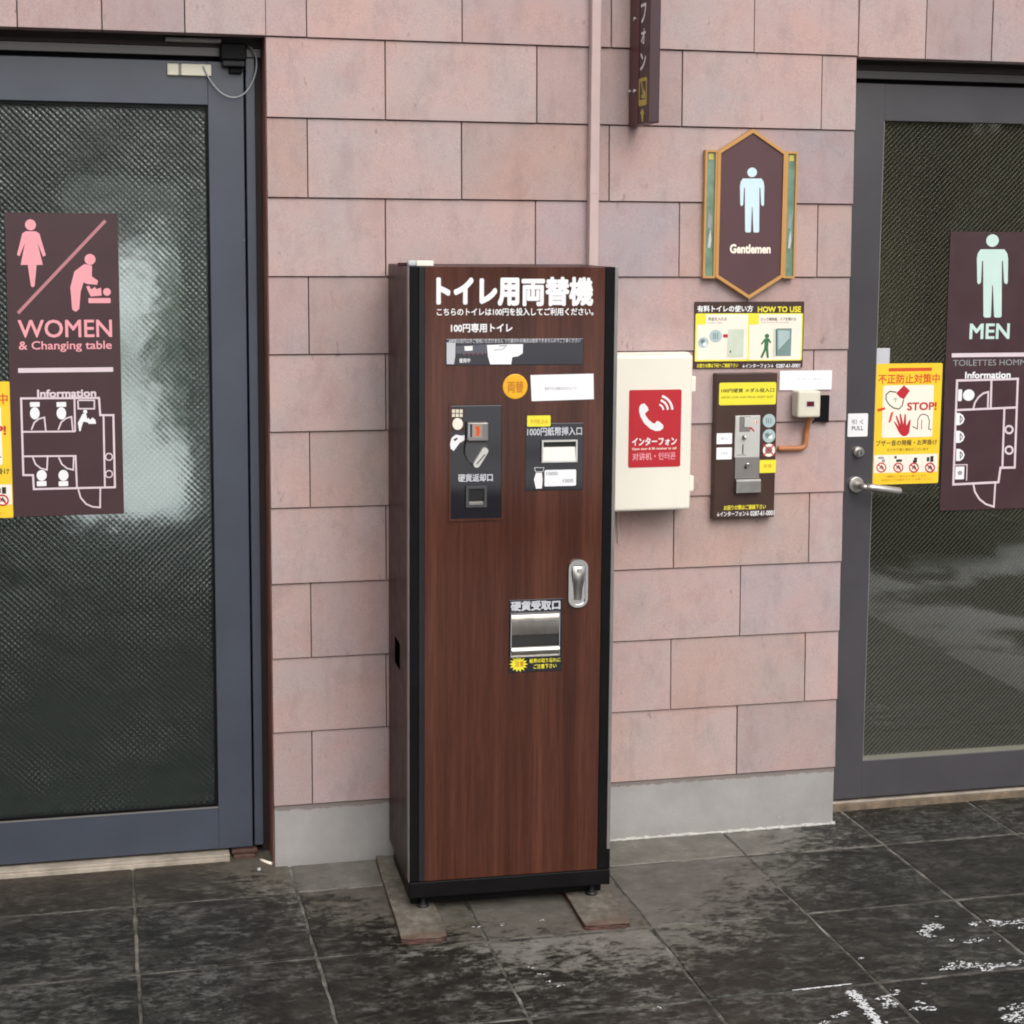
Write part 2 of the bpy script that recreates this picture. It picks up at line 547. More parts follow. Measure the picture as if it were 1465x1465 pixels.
class MB:
    """collects faces in world space, then links them as one mesh"""
    def __init__(self, pl=None):
        self.v, self.f, self.m, self.mats = [], [], [], []
        self.pl = pl
        self.d = 0.0
        self.s = []
        self.g = []
        self.cur = None
        self.tn = 0

    def mi(self, m):
        if m not in self.mats:
            self.mats.append(m)
        return self.mats.index(m)

    def add(self, vs, fs, m, smooth=False):
        b = len(self.v)
        self.v += [Vector(x) for x in vs]
        i = self.mi(m)
        for f in fs:
            self.f.append(tuple(b + j for j in f))
            self.m.append(i)
            self.s.append(smooth)
            self.g.append(self.cur)
        return self

    # ---- solids
    def box(self, p, q, m, bev=0.0, seg=2, pl=None):
        """p,q = (u, d, z) corners; d measured outwards from the plane (or plain x,y,z when there is no plane)"""
        bm = bmesh.new()
        bmesh.ops.create_cube(bm, size=1)
        lo = [min(a, b) for a, b in zip(p, q)]
        hi = [max(a, b) for a, b in zip(p, q)]
        for v in bm.verts:
            v.co = Vector([lo[i] + (v.co[i] + 0.5) * (hi[i] - lo[i]) for i in range(3)])
        if bev:
            bmesh.ops.bevel(bm, geom=bm.edges[:], offset=bev, segments=seg, affect='EDGES', profile=0.5)
        self.bm(bm, m, pl or self.pl)
        return self

    def bm(self, bm, m, pl=None, smooth=False):
        bm.verts.index_update()
        vs = [v.co.copy() for v in bm.verts]
        if pl:
            vs = [pl.p(v.x, v.z, v.y) for v in vs]
        flip = pl is not None
        fs = [tuple(v.index for v in (reversed(f.verts) if flip else f.verts)) for f in bm.faces]
        self.add(vs, fs, m, smooth)
        bm.free()

    def prism(self, pts, d0, d1, m):
        """outline in (u,z), between depths d0 (inner) and d1 (outer)"""
        if sum(a[0] * b[1] - b[0] * a[1] for a, b in zip(pts, pts[1:] + pts[:1])) < 0:
            pts = pts[::-1]
        n = len(pts)
        vs = [self.pl.p(u, z, d1) for u, z in pts] + [self.pl.p(u, z, d0) for u, z in pts]
        fs = [tuple(range(n)), tuple(range(2 * n - 1, n - 1, -1))]
        fs += [(i, n + i, n + (i + 1) % n, (i + 1) % n) for i in range(n)]
        return self.add(vs, fs, m)

    def tube(self, pts, r, m, seg=10, flat=None):
        pts = [Vector(p) for p in pts]
        vs, fs = [], []
        up = Vector((0, 0, 1))
        prev = None
        for i, p in enumerate(pts):
            t = (pts[min(i + 1, len(pts) - 1)] - pts[max(i - 1, 0)]).normalized()
            if prev is None:
                a = t.cross(up)
                if a.length < 1e-3:
                    a = t.cross(Vector((0, 1, 0)))
                a.normalize()
            else:
                a = (prev - t * prev.dot(t)).normalized()
            prev = a
            b = t.cross(a)
            rr = r[i] if isinstance(r, (list, tuple)) else r
            for k in range(seg):
                an = 2 * math.pi * k / seg
                vs.append(p + a * math.cos(an) * rr + b * math.sin(an) * rr)
        for i in range(len(pts) - 1):
            for k in range(seg):
                fs.append((i * seg + k, i * seg + (k + 1) % seg, (i + 1) * seg + (k + 1) % seg, (i + 1) * seg + k))
        fs.append(tuple(range(seg - 1, -1, -1)))
        fs.append(tuple((len(pts) - 1) * seg + k for k in range(seg)))
        return self.add(vs, fs, m, True)

    def disc(self, u, z, r, d0, d1, m, seg=28, rz=None, dome=0.0):
        rz = rz or r
        rings = [(1.0, d0), (1.0, d1 - min(r, 0.002) * 0.5), (0.93, d1)]
        if dome:
            rings += [(0.6, d1 + dome * 0.7), (0.25, d1 + dome)]
        vs, fs = [], []
        for k, d in rings:
            for i in range(seg):
                a = 2 * math.pi * i / seg
                vs.append(self.pl.p(u + r * k * math.cos(a), z + rz * k * math.sin(a), d))
        for j in range(len(rings) - 1):
            for i in range(seg):
                fs.append((j * seg + i, j * seg + (i + 1) % seg, (j + 1) * seg + (i + 1) % seg, (j + 1) * seg + i))
        fs.append(tuple((len(rings) - 1) * seg + i for i in range(seg)))
        return self.add(vs, fs, m)

    # ---- printed layers (each 0.05 mm above the last)
    def lay(self):
        self.d += 5e-5
        return self.d

    def face(self, pts, m):
        d = self.lay()
        if sum(a[0] * b[1] - b[0] * a[1] for a, b in zip(pts, pts[1:] + pts[:1])) < 0:
            pts = pts[::-1]
        return self.add([self.pl.p(u, z, d) for u, z in pts], [tuple(range(len(pts)))], m)

    def poly(self, pix, m):
        return self.face([self.pl.uv(*p) for p in pix], m)

    def rrect(self, x0, y0, x1, y1, m, r=0.0):
        u0, u1, z0, z1 = self.pl.rect(x0, y0, x1, y1)
        return self.face(rr(u0, u1, z0, z1, r), m)

    def circ(self, px, py, rp, m, ry=None, seg=24):
        u, z = self.pl.uv(px, py)
        k = abs(self.pl.uv(px + 1, py)[0] - u)
        kz = abs(self.pl.uv(px, py + 1)[1] - z)
        return self.face([(u + rp * k * math.cos(2 * math.pi * i / seg), z + (ry or rp) * kz * math.sin(2 * math.pi * i / seg)) for i in range(seg)], m)

    def ring(self, px, py, rp, w, m, seg=24):
        pts = [(px + rp * math.cos(2 * math.pi * i / seg), py + rp * math.sin(2 * math.pi * i / seg)) for i in range(seg)]
        return self.line(pts, w, m, True)

    def line(self, pix, w, m, closed=False):
        """a mitred stroke of w pixels"""
        d = self.lay()
        k = abs(self.pl.uv(pix[0][0] + 1, pix[0][1])[0] - self.pl.uv(*pix[0])[0]) * w / 2
        P = [Vector(self.pl.uv(*p)) for p in pix]
        n = len(P)
        L, R = [], []
        for i in range(n):
            a = P[i] - P[i - 1] if (i or closed) else P[1] - P[0]
            b = P[(i + 1) % n] - P[i] if (i < n - 1 or closed) else P[i] - P[i - 1]
            a.normalize()
            b.normalize()
            na, nb = Vector((-a.y, a.x)), Vector((-b.y, b.x))
            mm = (na + nb)
            if mm.length < 1e-4:
                mm = na
            mm.normalize()
            s = k / max(0.4, mm.dot(na))
            L.append(P[i] + mm * s)
            R.append(P[i] - mm * s)
        vs = [self.pl.p(v.x, v.y, d) for v in L + R]
        fs = [(i, n + i, n + (i + 1) % n, (i + 1) % n) for i in range(n if closed else n - 1)]
        return self.add(vs, fs, m)

    def text(self, s, x0, y0, x1, y1, m, bold=0.0, join=False):
        """lettering fitted into a box; heavier weights are overprinted a hair apart"""
        vs, fs = text_geo(s)
        if not vs:
            return self
        if not join:
            self.tn += 1
        old, self.cur = self.cur, ('lettering', self.tn)
        sh = [(0, 0)]
        if bold:
            sh = [(bold, bold), (-bold, bold), (bold, -bold), (-bold, -bold)]
            if bold > 0.03:
                sh += [(bold * 1.3, 0), (-bold * 1.3, 0), (0, bold * 1.3), (0, -bold * 1.3), (0, 0)]
        e = bold * (1.3 if bold > 0.03 else 1)
        ax, bx = min(v[0] for v in vs) - e, max(v[0] for v in vs) + e
        ay, by = min(v[1] for v in vs) - e, max(v[1] for v in vs) + e
        u0, u1, z0, z1 = self.pl.rect(x0, y0, x1, y1)
        for sx, sy in sh:
            self.d += 2e-5
            q = [self.pl.p(u0 + (a + sx - ax) / max(1e-6, bx - ax) * (u1 - u0), z0 + (b + sy - ay) / max(1e-6, by - ay) * (z1 - z0), self.d) for a, b in vs]
            self.add(q, fs, m)
        self.cur = old
        return self

    def build(self, name, parent=None, label=None):
        if len(set(self.g)) > 1:                       # every line of writing is a part of its own
            out = None
            for g in sorted(set(self.g), key=str):
                sub = MB(self.pl)
                idx = [i for i, x in enumerate(self.g) if x == g]
                use = sorted({j for i in idx for j in self.f[i]})
                mp = {j: k for k, j in enumerate(use)}
                sub.v = [self.v[j] for j in use]
                sub.f = [tuple(mp[j] for j in self.f[i]) for i in idx]
                sub.mats = self.mats
                sub.m = [self.m[i] for i in idx]
                sub.s = [self.s[i] for i in idx]
                sub.g = [None] * len(idx)
                o_ = sub.build(g[0] if g else name, parent, label)
                if g is None:
                    out = o_
            return out or o_
        me = bpy.data.meshes.new(name)
        inv = parent['_inv'] if False else (parent_inv(parent) if parent else Matrix())
        me.from_pydata([tuple(inv @ v) for v in self.v], [], self.f)
        for m in self.mats:
            me.materials.append(M[m] if isinstance(m, str) else m)
        me.polygons.foreach_set('material_index', self.m)
        me.polygons.foreach_set('use_smooth', self.s)
        me.validate()
        me.update()
        o = bpy.data.objects.new(name, me)
        COL.objects.link(o)
        if parent:
            o.parent = parent
        if label:
            o['label'] = label
        return o


def parent_inv(p):
    m = Matrix()
    while p:
        m = Matrix.LocRotScale(p.location, p.rotation_euler, p.scale) @ m
        p = p.parent
    return m.inverted()


def rr(u0, u1, z0, z1, r, seg=5):
    if not r:
        return [(u0, z0), (u1, z0), (u1, z1), (u0, z1)]
    out = []
    for cx, cz, a0 in ((u1 - r, z0 + r, -90), (u1 - r, z1 - r, 0), (u0 + r, z1 - r, 90), (u0 + r, z0 + r, 180)):
        for i in range(seg + 1):
            a = math.radians(a0 + 90 * i / seg)
            out.append((cx + r * math.cos(a), cz + r * math.sin(a)))
    return out


def thing(name, label, cat, loc, rz=0.0, group=None, kind=None):
    o = bpy.data.objects.new(name, None)
    COL.objects.link(o)
    o.location = loc
    o.rotation_euler = (0, 0, rz)
    o.empty_display_size = 0.05
    o['label'] = label
    o['category'] = cat
    if group:
        o['group'] = group
    if kind:
        o['kind'] = kind
    return o


def tag(o, label, cat, group=None, kind=None):
    if label:
        o['label'] = label
    if cat:
        o['category'] = cat
    if group:
        o['group'] = group
    if kind:
        o['kind'] = kind
    return o


def zoomer(x0, y0, s):
    """coordinates read off an enlargement of the photograph that starts at (x0,y0), s times larger"""
    return lambda *p: (x0 + p[0] / s, y0 + p[1] / s)


def zpts(z, pts):
    return [z(*p) for p in pts]


def zrect(z, a, b, c, d):
    return z(a, b) + z(c, d)


PIER_L, PIER_R = -0.102, 1.502
DOORY = 0.10
LINT = 2.002
WALL = Plane(0, 0)

# ------------------------------------------------------------------ ground
gm = MB()
gm.add([(-400, -400, G - 0.010), (400, -400, G - 0.010), (400, 400, G - 0.010), (-400, 400, G - 0.010)], [(0, 1, 2, 3)], 'asphalt')
ground = gm.build('ground')
tag(ground, 'dark open ground around the paved forecourt', 'ground', kind='structure')
gm = MB()
nx = 60
edge = [(-90 + 180 * i / nx, -7.6 + 0.5 * math.sin(i * 1.7) + 0.4 * math.sin(i * 0.6)) for i in range(nx + 1)]
for i in range(nx):
    (xa_, ya_), (xb_, yb_) = edge[i], edge[i + 1]
    gm.add([(xa_, -120, G + 0.03), (xb_, -120, G + 0.03), (xb_, yb_ - 0.4, G + 0.03), (xa_, ya_ - 0.4, G + 0.03), (xb_, yb_, G - 0.008), (xa_, ya_, G - 0.008)], [(0, 1, 2, 3), (3, 2, 4, 5)], 'field')
gm.add([(-60, 5, G - 0.006), (60, 5, G - 0.006), (60, 90, G - 0.006), (-60, 90, G - 0.006)], [(0, 1, 2, 3)], 'field')  # snow added behind the building to brighten the women's back opening
o = gm.build('snow_field')
tag(o, 'bright snow covered ground beyond the forecourt', 'snow field', kind='structure')

TX, TY, TP = -0.4712, -0.1880, 0.4085


def slate_paving():
    bm = bmesh.new()
    lay = bm.loops.layers.color.new('tint')
    rnd = random.Random(3)
    for i in range(-11, 8):
        for j in range(-2, 12):
            x0 = TX + TP * i
            y1 = TY - TP * j
            x1, y0 = x0 + TP, y1 - TP
            if j < 0:
                pass
            gp = 0.0040
            jt = lambda: rnd.uniform(-0.0024, 0.0016)
            top = G + rnd.uniform(-0.0012, 0.0012)
            t = rnd.uniform(0.78, 1.22)
            col = (t * rnd.uniform(0.98, 1.03), t, t * rnd.uniform(0.95, 1.01), 1)
            # slightly ragged outline
            ring = []
            nn = 9
            gy = 0.0062
            a = [(x0 + gp, y0 + gy), (x1 - gp, y0 + gy), (x1 - gp, y1 - gy), (x0 + gp, y1 - gy)]
            for s in range(4):
                p, q = a[s], a[(s + 1) % 4]
                for k in range(nn):
                    f = k / nn
                    ring.append((p[0] + (q[0] - p[0]) * f + jt(), p[1] + (q[1] - p[1]) * f + jt()))
            cx, cy = (x0 + x1) / 2, (y0 + y1) / 2
            vt = [bm.verts.new((cx + (x - cx) * 0.991, cy + (y - cy) * 0.991, top)) for x, y in ring]
            vm = [bm.verts.new((x, y, top - 0.0016)) for x, y in ring]
            vb = [bm.verts.new((x, y, G - 0.0085)) for x, y in ring]
            n = len(ring)
            fs = [bm.faces.new(vt)]
            for k in range(n):
                fs.append(bm.faces.new((vm[k], vm[(k + 1) % n], vt[(k + 1) % n], vt[k])))
                fs.append(bm.faces.new((vb[k], vb[(k + 1) % n], vm[(k + 1) % n], vm[k])))
            for f in fs:
                for lp in f.loops:
                    lp[lay] = col
    me = bpy.data.meshes.new('slate_paving')
    bm.to_mesh(me)
    bm.free()
    me.materials.append(M['slate'])
    me.materials.append(M['grout'])
    o = bpy.data.objects.new('slate_paving', me)
    COL.objects.link(o)
    bm2 = bmesh.new()
    bm2.from_mesh(me)
    x0, x1, y1, y0 = TX - 11 * TP, TX + 8 * TP, TY + 2 * TP, TY - 12 * TP
    q = [bm2.verts.new(p) for p in ((x0, y0, G - 0.0022), (x1, y0, G - 0.0022), (x1, y1, G - 0.0022), (x0, y1, G - 0.0022))]
    f = bm2.faces.new(q)
    f.material_index = 1
    bm2.to_mesh(me)
    bm2.free()
    tag(o, 'dark slate paving slabs with pale grout, damp away from the wall', 'paving', kind='structure')
    return o


slate_paving()


def snow_patches():
    rnd = random.Random(11)
    bm = bmesh.new()

    def lump(x, y, rx, ry, h, rot=0.0):
        n = rnd.randint(7, 11)
        rng = [rnd.uniform(0.55, 1.25) for _ in range(n)]
        c, s = math.cos(rot), math.sin(rot)
        base = G + 0.0008
        out, mid = [], []
        for k in range(n):
            a = 2 * math.pi * k / n
            px, py = rx * rng[k] * math.cos(a), ry * rng[k] * math.sin(a)
            X_, Y_ = x + c * px - s * py, y + s * px + c * py
            out.append(bm.verts.new((X_, Y_, base)))
            mid.append(bm.verts.new((x + (X_ - x) * 0.6, y + (Y_ - y) * 0.6, base + h)))
        top = bm.verts.new((x, y, base + h * 1.25))
        for k in range(n):
            j = (k + 1) % n
            bm.faces.new((out[k], out[j], mid[j], mid[k]))
            bm.faces.new((mid[k], mid[j], top))

    def strip(path, w, h):
        """a ragged thin rim of snow that lies along a joint"""
        pts = [Vector(p) for p in path]
        n = 46
        L, R, T = [], [], []
        for i in range(n + 1):
            f = i / n * (len(pts) - 1)
            k = min(int(f), len(pts) - 2)
            p = pts[k].lerp(pts[k + 1], f - k)
            t = (pts[k + 1] - pts[k]).normalized()
            nn = Vector((-t.y, t.x))
            ww = w * (0.25 + 0.75 * abs(math.sin(i * 0.37 + 1.0))) * rnd.uniform(0.6, 1.25) * min(1, 4 * i / n + 0.1, 4 * (n - i) / n + 0.1)
            a_, b_ = p + nn * ww * rnd.uniform(0.6, 1.2), p - nn * ww * rnd.uniform(0.6, 1.2)
            L.append(bm.verts.new((a_.x, a_.y, G + 0.0006)))
            R.append(bm.verts.new((b_.x, b_.y, G + 0.0006)))
            T.append(bm.verts.new((p.x, p.y, G + 0.0006 + h * rnd.uniform(0.6, 1.1))))
        for i in range(n):
            bm.faces.new((L[i], L[i + 1], T[i + 1], T[i]))
            bm.faces.new((T[i], T[i + 1], R[i + 1], R[i]))

    strip([(0.955, -1.004), (1.10, -1.002)], 0.0040, 0.0014)
    for _ in range(420):
        f = rnd.random()
        lump(1.082 - 0.03 * f * f + rnd.gauss(0, 0.006), -1.035 - 0.28 * f, rnd.uniform(0.001, 0.005), rnd.uniform(0.001, 0.004), rnd.uniform(0.0005, 0.0015), rnd.uniform(-0.5, 0.5))
    # drifting crumbs, thicker towards the open side
    for _ in range(60000):
        x = rnd.uniform(0.45, 2.2)
        y = rnd.uniform(-1.5, -0.66)
        dens = (x - 0.95) * 0.75 + (-y - 0.92) * 1.0
        if dens < 0.02:
            continue
        n_ = mnoise.noise(Vector((x * 6.5, y * 13, 0.3))) + 0.7 * mnoise.noise(Vector((x * 19, y * 40, 1.7)))
        if n_ < 0.86 - min(dens, 1.0) * 0.90 or rnd.random() < 0.40:
            continue
        lump(x, y, rnd.uniform(0.0012, 0.0055), rnd.uniform(0.0008, 0.0022), rnd.uniform(0.0004, 0.0011), rnd.uniform(-0.3, 0.5))
    for x, y in ((0.42, -0.80), (0.435, -0.84), (0.415, -0.76), (0.45, -0.87), (0.63, -1.02), (0.335, -0.502), (0.40, -0.503), (0.50, -0.495)):
        for _ in range(4):
            lump(x + rnd.uniform(-0.012, 0.012), y + rnd.uniform(-0.006, 0.006), rnd.uniform(0.0015, 0.004), rnd.uniform(0.001, 0.002), 0.0007)
    bmesh.ops.recalc_face_normals(bm, faces=bm.faces[:])
    me = bpy.data.meshes.new('snow')
    bm.to_mesh(me)
    bm.free()
    me.materials.append(M['snow'])
    o = bpy.data.objects.new('snow', me)
    COL.objects.link(o)
    tag(o, 'thin crumbs and streaks of snow lying on the slate', 'snow', kind='stuff')


snow_patches()


# ------------------------------------------------------------------ wall
def block_mesh(boxes, name, parent, mat='block'):
    """each block tapers outwards to its foot, so every course throws a thin shadow on the next"""
    bm = bmesh.new()
    lay = bm.loops.layers.color.new('tint')
    rnd = random.Random(name)
    for (x0, x1, z0, z1, y_top, y_bot, yb) in boxes:
        t = rnd.uniform(0.93, 1.05)
        w = rnd.uniform(-0.026, 0.022)
        col = (t * (1 + w * 0.5), t, t * (1 - w), 1)
        b2 = bmesh.new()
        bmesh.ops.create_cube(b2, size=1)
        j = rnd.uniform(-0.0008, 0.0008)
        for v in b2.verts:
            hi = v.co.z > 0
            x = x0 if v.co.x < 0 else x1
            z = z1 if hi else z0
            y = yb if v.co.y > 0 else ((y_top if hi else y_bot) + j)
            v.co = (x, y, z)
        bmesh.ops.bevel(b2, geom=[e for e in b2.edges if all(v.co.y < yb - 1e-4 for v in e.verts)], offset=0.0012, segments=2, affect='EDGES', profile=0.5)
        m = {}
        for v in b2.verts:
            m[v] = bm.verts.new(v.co)
        for f in b2.faces:
            nf = bm.faces.new([m[v] for v in f.verts])
            for lp in nf.loops:
                lp[lay] = col
        b2.free()
    me = bpy.data.meshes.new(name)
    bm.to_mesh(me)
    bm.free()
    me.materials.append(M[mat])
    o = bpy.data.objects.new(name, me)
    COL.objects.link(o)
    o.parent = parent
    return o


wall = thing('block_wall', 'pink block wall on a grey concrete base between the two glass doors', 'wall', (0, 0, 0))
JT = 0.0028
boxes = []
for r in range(13):                                    # courses, from the bottom up; the rows alternate
    z0 = 0.2 * r + 0.0012
    z1 = 0.2 * (r + 1) - 0.0012
    odd = (10 - r) % 2 == 0                            # row 10 (the topmost in view) breaks at 0, 0.4, ...
    xs = [0.4 * k + (0.0 if odd else 0.2) for k in range(-1, 6)]
    cuts = [PIER_L] + [x for x in xs if PIER_L + 0.02 < x < PIER_R - 0.02] + [PIER_R]
    for a, b in zip(cuts, cuts[1:]):
        e_ = random.uniform(-0.0006, 0.0006)
        boxes.append((a + (JT / 2 + e_ if a != PIER_L else 0), b - (JT / 2 if b != PIER_R else JT / 2), z0 + e_ * 0.6, z1, 0.0036, -0.0028, 0.06))
block_mesh(boxes, 'block_facing', wall)
lin = []
for k in range(8):                                     # upright half blocks over the women's door
    b = PIER_L - 0.2 * k - JT / 2
    lin.append((b - 0.2 + JT, b, LINT, 2.6, 0.0015, -0.0015, 0.06))
block_mesh(lin, 'lintel_facing', wall)
lin = []
for k in range(9):
    a = PIER_R + 0.2 * k + JT / 2
    lin.append((a, a + 0.2 - JT, LINT - 0.004, 2.6, 0.0015, -0.0015, 0.06))
block_mesh(lin, 'lintel_facing', wall)
mb = MB()
mb.box((PIER_L + 0.003, 0.010, 0.0), (PIER_R - 0.003, 0.30, 2.62), 'mortar')
mb.box((-1.72, 0.010, LINT + 0.03), (PIER_L + 0.001, 0.30, 2.62), 'mortar')
mb.box((PIER_R - 0.001, 0.010, LINT + 0.03), (3.32, 0.30, 2.62), 'mortar')
mb.build('joint_bed', wall)
mb = MB()
mb.box((PIER_L + 0.001, 0.003, G - 0.02), (PIER_R - 0.001, 0.30, -0.001), 'plinth', 0.002)
mb.build('concrete_base', wall)
mb = MB()
for i in range(60):
    a_ = 0.72 + i * 0.0131
    mb.box((a_, 0.002 - random.uniform(0.003, 0.007), G - 0.006), (a_ + 0.0129, 0.004, G + random.uniform(0.003, 0.007)), 'sealant')
mb.build('sealant_line', wall)
# side of the opening: a dark brown return that runs back to the frame, and the soffit over both doors
mb = MB()
mb.box((PIER_L - 0.0022, 0.012, 0.0), (PIER_L + 0.0008, DOORY + 0.05, LINT + 0.001), 'reveal')
mb.box((PIER_L - 0.0022, 0.012, G - 0.01), (PIER_L - 0.0002, DOORY + 0.05, -0.002), 'reveal')
mb.build('opening_return', wall)
mb = MB()
mb.box((-1.72, 0.012, LINT + 0.004), (PIER_L, 0.22, LINT + 0.03), 'darktrim')
mb.box((PIER_R, 0.012, LINT + 0.004), (3.32, 0.22, LINT + 0.03), 'darktrim')
mb.build('soffit', wall)
# blocks beyond the doors (outside the picture)
bx = []
for r in range(13):
    for a in (-1.72 - 1.2, 3.32):
        for q in range(3):
            bx.append((a + 0.4 * q + JT, a + 0.4 * (q + 1) - JT, 0.2 * r + 0.0012 + G * (r == 0), 0.2 * (r + 1) - 0.0012, 0.0045, -0.0015, 0.06))
block_mesh(bx, 'outer_facing', wall)


# ------------------------------------------------------------------ doors
def door(name, label, x0, x1, hinge_right, paint, glass, outer, gx0, gx1, gz0, gz1, zb, zt):
    t = thing(name, label, 'door', ((x0 + x1) / 2, DOORY, G))
    f = Plane(0, DOORY)
    # dark brown sub frame, header and jambs
    mb = MB(f)
    mb.box((outer[0], -0.12, zt + 0.028), (outer[1], -0.012, LINT + 0.004), 'darktrim')
    mb.box((outer[0], -0.012, zt + 0.012), (outer[1], -0.004, zt + 0.036), 'header', 0.002)
    mb.box((outer[0], -0.012, zt + 0.036), (outer[1], 0.000, LINT - 0.012), 'darktrim')
    mb.build('frame_header', t)
    for s, (a, b, c) in (('l', (outer[0], x0 - 0.004, 0)), ('r', (x1 + 0.005, outer[1], 1))):
        mb = MB(f)
        if c == 1 and hinge_right:
            mb.box((a, -0.09, G + 0.03), (b - 0.0175, 0.002, zt + 0.011), paint, 0.002)
            mb.box((b - 0.0175, -0.09, G), (b, -0.030, LINT), 'darktrim')
        else:
            mb.box((a, -0.09, G), (b, -0.002, zt + 0.011), paint, 0.002)
        mb.build('jamb', t)
    mb = MB(f)
    mb.box((x0 - 0.012, -0.075, zb - 0.006), (x0 + 0.02, -0.0405, zt + 0.02), 'black')
    mb.box((x1 - 0.02, -0.075, zb - 0.006), (x1 + 0.012, -0.0405, zt + 0.02), 'black')
    mb.box((x0 + 0.0205, -0.075, zt - 0.02), (x1 - 0.0205, -0.0405, zt + 0.032), 'black')
    mb.box((x0 + 0.0205, -0.075, zb - 0.012), (x1 - 0.0205, -0.0405, zb + 0.02), 'black')
    mb.build('rebate', t)
    # leaf: four rails round the glazing
    mb = MB(f)
    D0, D1 = -0.040, 0.0
    mb.box((x0, D0, zb), (gx0, D1, zt), paint, 0.0015)
    mb.box((gx1, D0, zb), (x1, D1, zt), paint, 0.0015)
    mb.box((gx0 - 0.0005, D0, zb + 0.0005), (gx1 + 0.0005, D1 - 0.0004, gz0), paint, 0.0015)
    mb.box((gx0 - 0.0005, D0, gz1), (gx1 + 0.0005, D1 - 0.0004, zt - 0.0005), paint, 0.0015)
    mb.build('leaf_frame', t)
    mb = MB(f)
    mb.box((gx0 - 0.004, -0.026, gz0 - 0.004), (gx1 + 0.004, -0.018, gz1 + 0.004), glass)
    mb.build('glass_pane', t)
    return t, f


LX0, LX1 = -1.075, -0.151
dl, LP = door('women_door', "blue grey framed door with diamond patterned glass, the women's sign on it", LX0, LX1, True, 'navy', 'glass_left', (-1.70, PIER_L - 0.0025), LX0 + 0.091, -0.242, -0.026, 1.834, -0.142, 1.944)
RX0, RX1 = 1.545, 2.452
dr, RP = door('men_door', "grey framed door with wired glass and a lever handle, the men's sign on it", RX0, RX1, False, 'grey', 'glass_right', (PIER_R + 0.0005, 3.30), 1.635, RX1 - 0.091, -0.021, 1.836, -0.134, 1.938)
for t, a, b, dep in ((dl, -1.70, -0.215, 0.040), (dr, PIER_R + 0.004, 3.30, 0.014)):
    mb = MB(Plane(0, DOORY))
    zb = -0.142 if t is dl else -0.134
    mb.box((a, -0.10, G - 0.005), (b, dep - 0.012, zb - 0.0155), 'threshold' if t is dl else 'brownsill', 0.002)
    mb.build('threshold', t)
    mb = MB(Plane(0, DOORY))
    mb.box((a, -0.10, zb - 0.0150), (b, dep - 0.016, zb - 0.008), 'threshold', 0.001)
    mb.build('sill_strip', t)
# glazing beads: dark rubber round the women's glass, a pale lip at the foot of both panes
mb = MB(LP)
mb.box((LX0 + 0.091, -0.018, 1.826), (-0.242, -0.006, 1.834), 'black')
mb.box((-0.248, -0.018, -0.026), (-0.242, -0.006, 1.826), 'black')
mb.box((LX0 + 0.091, -0.018, -0.026), (-0.248, -0.008, -0.018), 'black')
mb.build('rubber_seal', dl)
mb = MB(LP)
mb.box((LX0 + 0.091, -0.002, -0.0275), (-0.242, 0.0006, -0.0235), 'greymetal')
mb.build('glazing_bead', dl)
mb = MB(RP)
mb.box((1.635, -0.018, -0.021), (RX1 - 0.091, -0.003, -0.012), 'dullbead')
mb.box((1.635, -0.018, -0.009), (1.638, -0.004, 1.836), 'greymetal')
mb.build('glazing_bead', dr)
# women's door: closer arm at the head, pivot at the foot
mb = MB(LP)
x0, x1, z0, z1 = LP.rect(314, 64, 351, 88)
mb.box((x0, -0.01, z0), (x1, 0.045, z1), 'black', 0.004)
x0, x1, z0, z1 = LP.rect(317, 88, 349, 97)
mb.box((x0, 0.001, z0), (x1, 0.038, z1), 'charcoal', 0.003)
x0, x1, z0, z1 = LP.rect(327, 97, 346, 106)
mb.box((x0, 0.001, z0), (x1, 0.022, z1), 'black', 0.003)
x0, x1, z0, z1 = LP.rect(236, 55, 316, 62)
mb.box((x0, 0.0, z0), (x1, 0.020, z1), 'greymetal', 0.002)
mb.build('closer_arm', dl)
mb = MB(LP)
x0, x1, z0, z1 = LP.rect(331, 1206, 368, 1216)
mb.box((x0, -0.05, G + 0.012), (x1, 0.010, -0.146), 'rust', 0.003)
mb.box((x0 + 0.004, -0.05, G - 0.002), (x1 - 0.006, 0.018, G + 0.012), 'rust', 0.003)
mb.build('floor_pivot', dl)
# men's door: dead bolt, rose and lever
z8 = zoomer(1190, 480, 5.327)
mb = MB(RP)
u, z = RP.uv(*z8(197, 885))
mb.disc(u, z, 0.0150, 0, 0.010, 'satin')
mb.disc(u, z, 0.0105, 0.010, 0.024, 'steel')
mb.box((u - 0.0012, 0.0235, z - 0.006), (u + 0.0012, 0.0244, z + 0.006), 'black')
mb.build('lock_cylinder', dr)
mb = MB(RP)
u, z = RP.uv(*z8(180, 1135))
mb.disc(u, z, 0.0225, 0, 0.009, 'satin')
mb.build('handle_rose', dr)
mb = MB(RP)
ue, ze = RP.uv(*z8(492, 1165))
ue -= 0.012
mb.tube([RP.p(u, z, 0.006), RP.p(u, z, 0.040), RP.p(u + 0.004, z - 0.0005, 0.049), RP.p(u + 0.014, z - 0.001, 0.053)], 0.0092, 'satin', 14)
mb.tube([RP.p(u + 0.008, z - 0.001, 0.053), RP.p(u + 0.03, z - 0.002, 0.054), RP.p(ue - 0.004, ze, 0.054), RP.p(ue, ze, 0.054)], [0.0098, 0.0104, 0.0104, 0.0082], 'satin', 16)
mb.build('lever_handle', dr)

